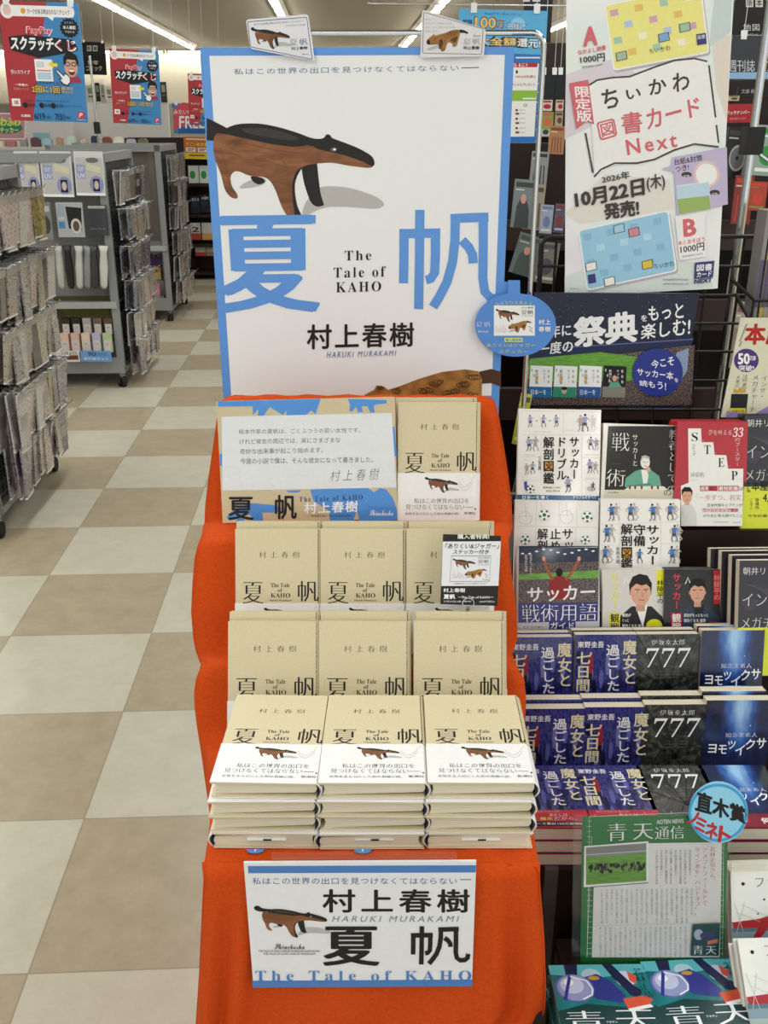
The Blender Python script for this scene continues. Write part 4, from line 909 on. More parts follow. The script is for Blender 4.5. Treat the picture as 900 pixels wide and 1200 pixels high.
# ---- paperback builder
def paperback(S, T, draw, label, cat='book', group=None, cover='#EDECE6', spine='l', behind=0, band=None, name='paperback_book', rough=.3, coat=.45, pages=None):
    """S: Sheet of the front cover; BEHIND copies stand at its back"""
    W, H = S.W, S.H; cm = cover if not isinstance(cover, str) else mat(cover, rough, coat=coat)
    t = thing(name, label, cat, S.M, group)
    b = MB(8e-6); e = .0007; sx = -W / 2 if spine == 'l' else W / 2 - e
    b.box(-W / 2, W / 2, 0, e, 0, H, cm); b.box(-W / 2, W / 2, T - e, T, 0, H, cm); b.box(sx, sx + e, e, T - e, 0, H, cm)
    b.map = S.px; draw(b, S); b.build('cover', t)
    b = MB(); x0 = -W / 2 + (e if spine == 'l' else .001); x1 = W / 2 - (.001 if spine == 'l' else e); b.box(x0, x1, e, T - e, .0008, H - .0008, pages or PAGE); b.build('page_block', t)
    if band:
        b = MB(); h = H * band[0]; b.box(-W / 2 - .0004, W / 2 + .0004, -.0004, 0, -.0002, h, band[1]); b.box(sx - (.0004 if spine == 'l' else 0), sx + e, -.0004, T, -.0002, h, band[1]); b.L = .0007; b.map = S.px
        if len(band) > 2: band[2](b, S)
        b.build('paper_band', t)
    for k in range(behind): dup(t, S.M @ TR(.002 * (k + 1) * (-1) ** k, (T + .0025) * (k + 1), .0015 * (k + 1)), ('copy right behind the ', 'rearmost copy behind the ')[k] + ' '.join(label.split()[:12]), group)
    return t
def shop(bl, br, top, Y, lean=20, h=None):
    """cover sheet from its lower corners (photo pixels), distance and top pixel row"""
    return Sheet(bl, br, (bl[0], top), Y, math.radians(lean))
def fulls(tl, tr, ratio, Y, lean=20):
    """cover sheet hung from its upper corners: Y is the distance of the upper edge; RATIO height / width"""
    ln = math.radians(lean); n = Vector((0, -math.cos(ln), math.sin(ln))); p = at(*tl, Y); p1 = hit(*tr, p, n); u = (p1 - p).normalized(); v = u.cross(-n); W = (p1 - p).length; H = W * ratio
    S = Sheet.__new__(Sheet); S.n, S.u, S.v, S.W, S.H = n, u, v, W, H; S.o = p + u * W / 2 - v * H
    S.M = Matrix.Translation(S.o) @ Matrix((u, -n, v)).transposed().to_4x4(); return S
LG, LG2, OR_ = mat('#D6D6D2', .5), mat('#BDBDBB', .5), mat('#DFA23E', .5)
def ball(b, x, y, r, col='#2C6A50'):
    c = mat(col, .5); b.ell(x, y, r, r, LG2, 16); b.ell(x, y, r * .92, r * .92, W_, 16); b.ell(x, y, r * .34, r * .34, c, 6)
    for k in range(5): a = k * 2 * PI / 5 + .3; b.ell(x + r * .72 * math.cos(a), y + r * .72 * math.sin(a), r * .22, r * .22, c, 6)
def player(b, x, y, h, col, k=0, flat=False):
    """tiny footballer, feet at y"""
    c = col if not isinstance(col, str) else mat(col, .5); s = 1 if k % 2 else -1; hd = c if flat else HAIR; lg = c if flat else mat('#77777C', .5)
    b.ell(x + s * h * .03, y - h * .92, h * .065, h * .075, hd, 8)
    b.poly([(x - h * .13, y - h * .82), (x + h * .13, y - h * .82), (x + h * .11, y - h * .48), (x - h * .11, y - h * .48)], c)
    b.line([(x - h * .1, y - h * .8), (x - h * .24, y - h * (.6 + .06 * (k % 3))), (x - h * .2 * s, y - h * .5)], h * .055, lg if flat else SKIN if k % 2 else c); b.line([(x + h * .1, y - h * .8), (x + h * .25, y - h * (.68 - .05 * (k % 3)))], h * .055, c)
    b.poly([(x - h * .11, y - h * .5), (x + h * .11, y - h * .5), (x + h * .13, y - h * .34), (x - h * .13, y - h * .34)], lg if flat else mat('#4A4A55', .5))
    b.line([(x - h * .07, y - h * .38), (x - h * (.1 + .04 * s), y - h * .18), (x - h * (.12 - .06 * s), y)], h * .065, lg); b.line([(x + h * .07, y - h * .38), (x + h * (.15 + .03 * (k % 3)), y - h * .2), (x + h * (.1 + .08 * s), y - h * .02)], h * .065, lg)
def rules(b, L, m=None, wd=.8):
    for P in L: b.line(P, wd, m or LG2)
SPB = 'football manuals on the wall shelves'
# row A ------------------------------------------------
def dribble(b, S):
    b.map = S.px; b.C(600, 440, 7.5); lv, gr = '#9FA3C6', mat('#A9A3A2', .5)
    rules(b, [[(85, 310), (795, 318)], [(85, 520), (450, 522)], [(452, 330), (452, 520), (780, 520)], [(255, 525), (255, 915)], [(85, 715), (240, 715)], [(615, 525), (610, 1030)], [(615, 720), (780, 722)], [(85, 920), (250, 920)], [(615, 915), (780, 915)]], LG2, 2.5)
    for x, k in ((160, 0), (275, 1), (390, 0)): player(b, x, 455, 110, lv, k)
    b.line([(208, 398), (225, 398)], 6, K_); b.line([(322, 398), (340, 398)], 6, K_); b.line([(190, 495), (350, 496)], 7, LG)
    player(b, 605, 495, 150, gr, 0, True); player(b, 638, 495, 160, lv, 1); player(b, 712, 495, 150, LG, 0, True)
    player(b, 150, 665, 130, lv, 0); player(b, 205, 668, 135, gr, 1, True); player(b, 180, 865, 110, lv, 1); player(b, 130, 872, 100, gr, 0, True)
    player(b, 690, 655, 120, lv, 1); player(b, 742, 660, 115, gr, 0, True); player(b, 685, 860, 125, lv, 0); player(b, 732, 865, 110, gr, 1, True)
    for x, y, w_ in ((105, 690, 90), (635, 690, 130), (645, 895, 90), (470, 475, 70), (105, 735, 60)): b.line([(x, y + 6), (x + w_, y + 7)], 7, LG)
    ball(b, 160, 998, 40, '#33333A'); b.poly([(105, 935), (130, 930), (135, 985), (125, 1015), (112, 1000)], mat('#2F46A8', .5)); b.ell(695, 995, 40, 22, LG2); player(b, 710, 1015, 80, '#55555A', 1)
    b.vtxt('サッカー', 500, 535, 592, 915, INKM, 'b'); b.vtxt('ドリブル', 388, 535, 482, 925, INKM, 'b')
    b.rect(276, 752, 366, 838, OR_); b.frame(276, 752, 366, 838, 7, INKM); b.vtxt('解剖図鑑', 272, 535, 372, 955, INKM, 'b'); b.vtxt('三笘薫', 228, 710, 258, 835, mat('#3A3A3A', .5))
    player(b, 495, 1030, 145, lv, 0); b.txt('相手を抜くために', 272, 975, 430, 995, mat('#8A6A2A', .5), 'b'); b.txt('最強の教科書', 300, 1008, 420, 1022, INKM)
def dr_band(b, S): b.map = S.px; b.C(600, 440, 7.5); b.txt('日本一を導く', 90, 1055, 320, 1088, W_, 'b'); b.txt('ドリブルのすべて', 540, 1052, 740, 1085, W_, 'b')
S = fulls((608, 479), (704.5, 480.5), 1.41, 1.73); BA1 = S
paperback(S, .014, dribble, 'white football dribbling manual with small players and navy band, below the soccer panel', group=SPB, behind=1, band=(.26, mat('#1F5C8E', .3, coat=.4), dr_band))
def tactics(b, S):
    b.map = S.px; b.C(590, 470, 2.903); wt = mat('#E8E6DF', .4)
    b.poly([(356, 85), (601, 85), (592, 302), (344, 302)], mat('#1B1A18', .35, coat=.3)); b.poly([(344, 302), (592, 302), (585, 420), (335, 420)], mat('#D7D1BC', .4))
    b.txtq('戦', ((371, 108), (430, 108), (428, 170), (367, 170)), wt, 'n'); b.txtq('術', ((352, 232), (415, 232), (413, 290), (348, 290)), wt, 'n')
    b.vtxt('サッカーと', 437, 112, 458, 222, wt, 'r'); b.vtxt('教養としての', 562, 95, 604, 318, wt, 'n', -10); b.rect(373, 181, 400, 182.5, mat('#4A4A46', .5)); b.rect(373, 191, 396, 192.5, mat('#4A4A46', .5)); b.rect(370, 213, 400, 214.5, mat('#4A4A46', .5))
    te = mat('#63A38E', .5)
    b.poly([(412, 290), (416, 262), (448, 238), (470, 232), (497, 232), (530, 255), (537, 290), (524, 302), (425, 302)], te); b.poly([(468, 234), (496, 234), (488, 285), (476, 285)], wt)
    b.ell(482, 208, 16, 22, wt, 16); b.poly([(468, 205), (470, 188), (482, 184), (496, 190), (497, 205), (494, 196), (474, 194)], mat('#B9B9B2', .5)); b.line([(474, 207), (480, 207)], 1.6, K_); b.line([(486, 207), (492, 207)], 1.6, K_); b.line([(478, 221), (487, 221)], 1.4, K_); b.line([(483, 208), (483, 215)], 1, K_)
    b.poly([(486, 222), (500, 228), (512, 262), (500, 280), (490, 240)], te); b.ell(492, 232, 7, 9, SKIN, 12); b.line([(425, 290), (500, 282)], 7, mat('#4F8A76', .5))
    b.poly([(410, 302), (430, 290), (545, 290), (560, 302)], mat('#E4DFCC', .5)); 
    for x in (430, 448, 470, 505, 525): b.ell(x, 294, 4, 7, mat('#7A3A30', .5), 8)
    b.txt('中村慎太', 356, 308, 392, 314, INKM); b.txt('の', 545, 302, 570, 322, INKM)
S = fulls((707.5, 496), (799, 499), 1.44, 1.72); paperback(S, .014, tactics, 'black tactics book with a man in a teal jacket seated over chess pieces', group=SPB, behind=1, cover='#E6E3DA')
def step_(b, S):
    b.map = S.px; b.C(590, 470, 2.903); rd, wt = mat('#B22430', .3, coat=.4), mat('#ECEBE6', .3, coat=.4)
    b.poly([(592, 70), (832, 70), (826, 275), (596, 275)], rd)
    b.poly([(628, 93), (672, 93), (674, 140), (714, 140), (718, 183), (758, 184), (764, 230), (816, 230), (812, 425), (604, 425), (604, 288), (630, 278)], wt)
    for ch, x, y in (('S', 640, 107), ('T', 683, 150), ('E', 730, 194), ('P', 775, 238)): b.txt(serif(ch), x, y, x + 21, y + 30, INKM, 's'); b.line([(x + 24, y + 27), (x + 42, y + 27)], 1, LG2)
    b.txt('夢を叶える', 698, 98, 776, 116, wt, 'n'); b.txt(serif('33'), 780, 90, 816, 122, wt, 's', 1, .2); b.vtxt('のブースター', 785, 122, 806, 222, wt, 'n'); b.vtxt('ステップ', 640, 146, 654, 186, INKM); b.txt('遠藤航', 636, 242, 682, 258, INKM, 'n'); b.txt('Wataru Endo', 636, 266, 665, 270, LG2)
    b.poly([(604, 425), (604, 355), (620, 348), (640, 350), (656, 380), (658, 425)], mat('#D9D9D6', .5)); b.ell(624, 325, 17, 24, SKIN, 16); b.poly([(606, 322), (606, 302), (616, 292), (634, 293), (643, 305), (642, 324), (637, 308), (614, 308)], HAIR); b.rect(617, 342, 632, 354, SKIN)
    b.line([(615, 322), (621, 322)], 1.6, K_); b.line([(628, 322), (634, 322)], 1.6, K_); b.line([(619, 337), (630, 337)], 1.4, mat('#8C4A40', .5))
    b.rect(668, 288, 728, 306, rd); b.txt('成長', 670, 290, 698, 304, wt, 'b'); b.txt('の', 702, 292, 714, 304, INKM); b.rect(730, 288, 800, 306, rd); b.txt('最短距離', 732, 290, 798, 304, wt, 'b'); b.txt('は', 803, 292, 815, 304, INKM)
    b.txt('『一歩ずつ、着実』', 655, 318, 818, 338, rd, 'n'); b.txt('日本代表キャプテンが', 694, 348, 812, 360, INKM, 'r')
    b.rect(676, 364, 800, 378, mat('#DCC6C2', .5)); b.txt('ワールドカップ優勝', 678, 365, 798, 377, rd, 'b'); b.txt('のために考え続けたこと', 680, 384, 812, 395, INKM); b.rect(715, 410, 765, 413, LG2); b.rect(780, 411, 806, 414, LG2)
S = fulls((794, 496), (875.5, 496), 1.5, 1.70, 14); paperback(S, .012, step_, 'red and white book with stepped white letters and a smiling man in a pale shirt', group=SPB, behind=2, cover='#B22430')
def mega(ox=0, oy=0, sc=1):
    def d(b, S):
        b.map = S.px; b.C(590 + ox, 470 + oy, 2.903 * sc); wt = mat('#D9D8D4', .4)
        for k in range(9): b.line([(835 + k * 8, 120), (1010, 170 + k * 18)], 1.2, mat('#5A5660', .4))
        for k in range(7): b.ell(850, 175 + k * 5, 30 - k * 2, 6, mat('#4A4452', .4), 14)
        b.txt('朝井リョウ', 828, 62, 960, 88, wt, 'r'); b.txtq('イン・ザ', ((828, 152), (1000, 150), (1000, 195), (826, 195)), wt, 'n'); b.txtq('メガチャーチ', ((824, 232), (1040, 232), (1040, 272), (822, 272)), wt, 'n')
    return d
def yb(b, S):
    b.map = S.px; b.C(590, 470, 2.903); b.vtxt('第23回', 828, 275, 840, 310, INKM, 'b'); b.txt('本屋大賞', 843, 272, 960, 305, INKM, 'b'); b.txt('4月', 882, 312, 920, 345, mat('#3A3A2A', .4), 'b'); b.vtxt('ノミネート', 835, 330, 850, 370, INKM); b.vtxt('受賞作', 855, 330, 870, 370, INKM); b.txt('今世紀最大の', 830, 385, 930, 395, INKM)
S = fulls((873, 487), (967, 486), 1.44, 1.715, 14); paperback(S, .02, mega(), 'dark novel with thin white title and yellow band, beside the red and white book', cover='#26242A', band=(.38, mat('#D8E03C', .4), yb), behind=1)
# row B ------------------------------------------------
def stop_(b, S):
    b.map = S.px; b.C(590, 570, 2.903)
    rules(b, [[(46, 135), (322, 140)], [(113, 50), (110, 135)], [(190, 52), (188, 136)], [(250, 55), (250, 136)], [(110, 140), (106, 260)], [(245, 140), (245, 260)]], LG2, 1)
    for x, y, r in ((139, 97, 20), (285, 104, 20), (74, 182, 18), (278, 182, 17)): ball(b, x, y, r)
    for x, y in ((74, 108), (214, 104)): b.loop([(x + 22 * math.cos(a * PI / 8), y + 22 * math.sin(a * PI / 8)) for a in range(16)], 1.2, LG2); b.line([(x - 25, y - 5), (x + 25, y - 8)], 1, LG2); b.line([(x, y - 50), (x + 3, y)], 1.2, LG2)
    for x in (125, 195, 205, 255): b.line([(x, 55), (x + 6, 70), (x + 3, 84)], 1, LG2)
    b.vtxt('サッカー', 198, 142, 238, 300, INKM, 'b'); b.vtxt('止める', 157, 142, 196, 262, INKM, 'b'); b.vtxt('解剖図鑑', 114, 142, 152, 300, INKM, 'b')
S = fulls((604, 586.5), (702, 588), 1.41, 1.64); BB1 = S; paperback(S, .013, stop_, 'white football manual with printed green footballs, behind the stadium guide book', group=SPB, behind=1)
def defend(b, S):
    b.map = S.px; b.C(590, 570, 2.903); bl, gr = '#3C78B8', mat('#B5B1AC', .5)
    rules(b, [[(330, 130), (600, 120)], [(395, 55), (395, 270)], [(535, 125), (535, 270)], [(330, 200), (395, 200)], [(535, 195), (600, 195)]], LG2, 1)
    for x, y, k in ((368, 118, 0), (432, 118, 1), (508, 118, 0), (566, 116, 1), (352, 190, 0), (580, 190, 1), (345, 262, 1), (574, 262, 0)): player(b, x + 14, y, 62, gr, k + 1, True); player(b, x, y, 60, bl, k)
    b.vtxt('サッカー', 484, 130, 530, 268, INKM, 'b'); b.vtxt('守備', 441, 128, 484, 205, INKM, 'b'); b.rect(401, 210, 437, 244, OR_); b.frame(401, 210, 437, 244, 3, INKM); b.vtxt('解剖図鑑', 398, 126, 440, 282, INKM, 'b'); b.vtxt('岩政大樹', 382, 205, 396, 262, INKM); player(b, 462, 262, 50, bl, 1)
S = fulls((704, 585), (797.5, 586), 1.41, 1.635); paperback(S, .013, defend, 'white football defending manual with blue-shirted players, above the two portrait covers', group=SPB, behind=1)
# row C ------------------------------------------------
CROWD = ramp_noise('printed crowd', [(.35, '#17141A'), (.5, '#4A3A3A'), (.62, '#8C7A70'), (.7, '#1C1A22')], 420, 2, .3, coat=.4)
GRASS = ramp_noise('printed pitch', [(.3, '#4E8C2E'), (.7, '#74B03C')], 60, 3, .3, 'noise', (1, 1, 6), coat=.4)
NIGHT = ramp_noise('printed night sky', [(.3, '#141C30'), (.7, '#26344F')], 60, 3, .3, coat=.4)
def guide(b, S):
    b.map = S.px; b.C(590, 570, 2.903); nv, wt = mat('#1E2070', .3, coat=.4), mat('#EDEDEA', .35)
    b.poly([(53, 208), (325, 208), (322, 400), (50, 400)], NIGHT); b.poly([(53, 262), (324, 255), (323, 300), (52, 305)], CROWD); b.poly([(52, 300), (323, 285), (323, 325), (52, 330)], GRASS); b.poly([(52, 318), (323, 312), (322, 400), (50, 400)], CROWD)
    for x in range(65, 320, 24): b.ell(x, 222 + 8 * math.sin(x), 6, 3, mat('#E9EEF2', .3), 8)
    b.poly([(155, 340), (158, 318), (178, 305), (204, 305), (222, 318), (228, 350), (220, 385), (165, 385)], mat('#8E2222', .4)); b.ell(190, 292, 12, 15, HAIR, 14)
    b.line([(168, 318), (150, 285), (138, 248)], 10, mat('#A35640', .4)); b.line([(212, 318), (238, 285), (256, 250)], 10, mat('#A35640', .4)); b.ell(137, 246, 6, 8, SKIN, 10); b.ell(257, 246, 6, 8, SKIN, 10)
    b.poly([(50, 398), (322, 392), (320, 460), (50, 468)], nv); b.txtq('サッカー', ((78, 345), (312, 332), (312, 385), (85, 395)), wt, 'b', 1, .12); b.txtq('戦術用語', ((62, 403), (318, 398), (316, 455), (64, 462)), wt, 'n')
    b.poly([(48, 464), (322, 458), (318, 560), (45, 560)], mat('#C9C9CE', .3)); b.rect(155, 456, 245, 488, nv); b.txt('ガイド', 160, 462, 240, 484, wt, 'b'); b.vtxt('試合がもっとわかる', 88, 232, 98, 300, wt); b.vtxt('観戦が変わる言葉', 72, 232, 82, 290, wt)
    player(b, 215, 498, 25, '#777777', 0); b.rect(62, 470, 140, 488, mat('#D8D8DA', .3)); b.txt('監修 西部謙司', 66, 474, 136, 484, INKM)
S = fulls((606, 643), (702, 641.5), 1.41, 1.56); paperback(S, .014, guide, 'football terms guide with a cheering fan in red facing a floodlit stadium', cover='#C9C9CE', behind=1)
def face(b, cx, cy, rx, ry, turn=0, hair='#15120F'):
    h = mat(hair, .5); b.rect(cx - rx * .45, cy + ry * .5, cx + rx * .45, cy + ry * 1.45, mat('#C99A80', .5)); b.ell(cx - rx * .98, cy + ry * .08, rx * .16, ry * .2, mat('#C99A80', .5), 10); b.ell(cx + rx * .98, cy + ry * .08, rx * .16, ry * .2, mat('#C99A80', .5), 10)
    b.poly([(cx + rx * x, cy + ry * y) for x, y in ((-1, -.5), (-.98, .2), (-.8, .65), (-.35, 1), (.35, 1), (.8, .65), (.98, .2), (1, -.5), (.5, -1), (-.5, -1))], SKIN)
    b.poly([(cx + rx * x, cy + ry * y) for x, y in ((-1.08, .12), (-1.15, -.5), (-.8, -1.1), (-.1, -1.32), (.7, -1.2), (1.15, -.6), (1.08, .12), (.95, -.3), (.6, -.55), (.1, -.45), (-.4, -.6), (-.9, -.3))], h)
    for sx in (-1, 1):
        b.ell(cx + rx * (.42 * sx + turn), cy + ry * .02, rx * .2, ry * .055, W_, 10); b.ell(cx + rx * (.42 * sx + turn), cy + ry * .02, rx * .08, ry * .06, K_, 8); b.line([(cx + rx * (.2 * sx + turn), cy - ry * .14), (cx + rx * (.65 * sx + turn), cy - ry * .16)], ry * .06, h)
    b.line([(cx + rx * (turn * 1.4), cy + ry * .05), (cx + rx * (turn * 1.4 + .12), cy + ry * .36), (cx + rx * (turn * 1.4 - .08), cy + ry * .38)], ry * .04, mat('#A87058', .5)); b.line([(cx + rx * (-.28 + turn), cy + ry * .62), (cx + rx * (.28 + turn), cy + ry * .62)], ry * .06, mat('#9A5A4C', .5))
def coach(bg, yel, ins, ch, x0, turn, suit, shirt, side):
    def d(b, S):
        b.map = S.px; b.C(590, 570, 2.903); wt = mat('#F0EFE9', .35); ye = mat(ins, .4); w_ = 210
        b.poly([(x0, 282), (x0 + w_, 282), (x0 + w_ - 3, 560), (x0 - 3, 560)], bg)
        cx = x0 + (128 if side else 112); b.poly([(cx - 75, 500), (cx - 68, 440), (cx - 30, 408), (cx + 38, 408), (cx + 76, 445), (cx + 84, 560), (cx - 80, 560)], suit); b.poly([(cx - 18, 405), (cx + 24, 405), (cx + 8, 480)], shirt)
        face(b, cx, 358, 34 if side else 26, 46 if side else 36, turn)
        if not side: b.ell(cx + 18, 468, 20, 8, SKIN, 12); b.line([(cx - 45, 480), (cx + 55, 464)], 16, suit)
        b.vtxt('サッカー', x0 + 26, 295, x0 + 56, 418, ye, 'b'); b.rect(x0 + 22, 430, x0 + 58, 496, ye if side else mat('#B8232C', .4)); b.vtxt('観戦', x0 + 25, 432, x0 + 56, 494, K_ if side else wt, 'b')
        if side: b.rect(x0 + 182, 285, x0 + 208, 372, ye); b.vtxt('林陵平の', x0 + 183, 318, x0 + 207, 400, K_, 'b'); b.ell(x0 + 175, 475, 28, 24, ye); b.txt('林陵平', x0 + 158, 480, x0 + 198, 492, K_, 'b')
        else: b.rect(x0 + 166, 285, x0 + 190, 400, mat('#B8232C', .4)); b.vtxt('林陵平の', x0 + 167, 300, x0 + 189, 388, mat('#E88A8A', .4), 'b'); b.ell(x0 + 165, 478, 24, 20, mat('#B8232C', .4)); b.txt('三笘', x0 + 150, 472, x0 + 180, 484, wt)
        for i, s in enumerate(('戦術が', 'ぐっと', '面白くなる 技法') if side else ('試合がもっともっと', '面白くなる 極意')): b.txt(s, x0 + 66, 432 + i * 18, x0 + (95, 88, 140)[i] if side else x0 + 66 + (82, 74)[i], 444 + i * 18, wt, 'b')
        b.line([(x0 + 70, 332), (x0 + 80, 310), (x0 + 86, 328)], 3, wt)
        b.rect(x0 + 40, 496, x0 + 190, 512, mat('#B9B0A4', .4))
    return d
S = fulls((705.5, 669), (778.5, 666.5), 1.42, 1.555); paperback(S, .013, coach(mat('#D5D2CB', .3, coat=.4), 1, '#E4E02C', 0, 338, .12, mat('#1E1C20', .4), W_, 1), 'yellow-lettered match watching book with a man in a dark jacket on a pale ground', behind=1, cover='#E9E7E1')
S = fulls((779, 667), (848.5, 667), 1.45, 1.55); paperback(S, .013, coach(mat('#1D1B20', .3, coat=.4), 0, '#D63A40', 0, 548, 0, mat('#2A3B58', .4), mat('#1A1A20', .4), 0), 'red-lettered match watching book with a man with folded arms on black', behind=1, cover='#1D1B20')
for k, (x0, y0, Y) in enumerate(((867, 657, 1.49), (858, 651, 1.52), (846, 646, 1.55), (833, 643, 1.58))):
    S = fulls((x0, y0), (x0 + 96 - k * 2, y0 - 1), 1.44, Y, 16)
    o = paperback(S, .021, mega(-4.5, 173.3) if k == 0 else (lambda b, S: None), f'dark novel with white title, {("foremost", "second", "third", "rearmost")[k]} of the leaning line at the frame edge', group='dark novels leaning in line', cover='#2A2830', spine='r', band=(.4, mat('#26242A', .4)) if k else (.42, mat('#D8E03C', .4)), name='hardcover_book')
# row D, E: pocket novels -------------------------------
WITCH = ramp_noise('printed violet night crowd', [(.3, '#15163E'), (.45, '#2C2F86'), (.55, '#4B4E9C'), (.62, '#232254'), (.72, '#7A7FB8')], 210, 4, .22, 'noise', (1, 1, .35), coat=.5, mul=.7)
TUN = ramp_noise('printed tunnel', [(.3, '#131414'), (.5, '#262928'), (.65, '#4C504C'), (.75, '#1B1D1C')], 45, 4, .22, dist=2, coat=.5)
def deep():
    if 'deep light shaft' in MC: return MC['deep light shaft']
    m, nt, b = _new('deep light shaft'); tc = N(nt, 'ShaderNodeTexCoord'); sp = N(nt, 'ShaderNodeSeparateXYZ'); nt.links.new(tc.outputs['Object'], sp.inputs[0])
    ab = N(nt, 'ShaderNodeMath', operation='ABSOLUTE'); ad = N(nt, 'ShaderNodeMath', operation='ADD'); ad.inputs[1].default_value = -.004; nt.links.new(sp.outputs[0], ad.inputs[0]); nt.links.new(ad.outputs[0], ab.inputs[0])
    mr = N(nt, 'ShaderNodeMapRange'); mr.inputs[1].default_value = .034; mr.inputs[2].default_value = .002; nt.links.new(ab.outputs[0], mr.inputs[0])
    m2 = N(nt, 'ShaderNodeMapRange'); m2.inputs[1].default_value = .03; m2.inputs[2].default_value = .135; nt.links.new(sp.outputs[2], m2.inputs[0])
    nz = N(nt, 'ShaderNodeTexNoise', Scale=45, Detail=5); mp = N(nt, 'ShaderNodeMapping'); mp.inputs['Scale'].default_value = (1.6, 1, .6); nt.links.new(tc.outputs['Object'], mp.inputs[0]); nt.links.new(mp.outputs[0], nz.inputs['Vector'])
    mu = N(nt, 'ShaderNodeMath', operation='MULTIPLY'); nt.links.new(mr.outputs[0], mu.inputs[0]); nt.links.new(m2.outputs[0], mu.inputs[1])
    a2 = N(nt, 'ShaderNodeMath', operation='MULTIPLY_ADD'); nt.links.new(nz.outputs['Fac'], a2.inputs[0]); a2.inputs[1].default_value = .55; 
    s2 = N(nt, 'ShaderNodeMath', operation='MULTIPLY_ADD'); nt.links.new(mu.outputs[0], s2.inputs[0]); s2.inputs[1].default_value = .85; s2.inputs[2].default_value = -.12; nt.links.new(s2.outputs[0], a2.inputs[2])
    r = N(nt, 'ShaderNodeValToRGB'); e = r.color_ramp.elements; e[0].position = .05; e[0].color = lin('#0B1128'); e[1].position = .95; e[1].color = lin('#9CC6EC'); k = e.new(.3); k.color = lin('#15285C'); k = e.new(.55); k.color = lin('#2F64B4')
    nt.links.new(a2.outputs[0], r.inputs[0]); nt.links.new(r.outputs[0], b.inputs['Base Color']); b.inputs['Roughness'].default_value = .22; b.inputs['Coat Weight'].default_value = .5; b.inputs['Coat Roughness'].default_value = .06
    MC['deep light shaft'] = m; return m
def witch(b, W, H):
    b.map = frac(W, H); wt, yl = mat('#E6E6EE', .3), mat('#DCD3B2', .3)
    for i in range(16):
        x = .06 + (i * 37 % 90) / 100; y = .2 + (i * 23 % 50) / 100; c = ('#0F1130', '#5A5EA8', '#1B1C4C', '#6A6CA8')[i % 4]; h = .14 + .05 * (i % 3)
        b.ell(x, y, .02, .016, mat(c, .3), 8); b.poly([(x - .03, y + .015), (x + .03, y + .015), (x + .035, y + h * .55), (x + .02, y + h), (x - .025, y + h), (x - .035, y + h * .5)], mat(c, .3))
    b.poly([(.22, .25), (.29, .24), (.3, .38), (.28, .46), (.22, .46), (.21, .35)], mat('#8E1F2E', .3)); b.ell(.255, .22, .022, .02, SKIN, 10); b.rect(.225, .45, .285, .58, mat('#10112A', .3))
    b.txt('東野圭吾', .04, .075, .46, .15, wt, 'b'); b.vtxt('魔女と', .75, .06, .98, .59, yl, 'b', .03); b.vtxt('過ごした', .49, .11, .71, .67, wt, 'b', .03); b.vtxt('七日間', .02, .19, .26, .67, yl, 'b')
def triple(b, W, H):
    b.map = frac(W, H); wt = mat('#EFEFEB', .3); g = mat('#6A6E6A', .3)
    for P in ([(.02, .02), (.5, .6)], [(.98, .05), (.55, .6)], [(.0, .4), (.48, .62)], [(1, .5), (.56, .63)], [(.2, 1), (.46, .66)], [(.85, 1), (.56, .66)], [(.75, .0), (.54, .58)], [(.25, 0), (.49, .58)]): b.line(P, .012, mat('#0C0D0C', .3))
    b.ell(.52, .62, .05, .035, mat('#070707', .3), 14); b.poly([(.3, 1), (.46, .7), (.58, .7), (.8, 1)], mat('#3E413A', .3))
    b.txt('伊坂幸太郎', .24, .06, .77, .125, wt, 'n', 1.1); b.txt(serif('777'), .16, .16, .87, .385, wt, 's', 1.1, .12); b.txt('TRIPLE SEVEN', .34, .43, .7, .442, g); b.txt('ISAKA KOTARO', .34, .465, .7, .477, g); b.txt('TRIPLE SEVEN', .36, .5, .68, .512, g)
def yomo(b, W, H):
    b.map = frac(W, H); wt = mat('#F0F2F6', .3); b.poly([(0, 1), (0, .86), (.3, .84), (.6, .9), (1, .85), (1, 1)], mat('#0A0C18', .3)); b.ell(.5, .86, .03, .05, mat('#05060C', .3), 8)
    b.ell(.7, .3, .008, .008, wt, 6); b.ell(.85, .47, .007, .007, wt, 6); b.txt('知念実希人', .33, .385, .82, .44, wt, 'n', 1.1)
    for ch, x, y, s in (('ヨ', .08, .52, .13), ('モ', .24, .53, .13), ('ツ', .38, .48, .12), ('イ', .5, .53, .15), ('ク', .65, .46, .15), ('サ', .82, .45, .15)): b.txt(ch, x, y, x + s, y + s * .85, wt, 'b')
POC = {}
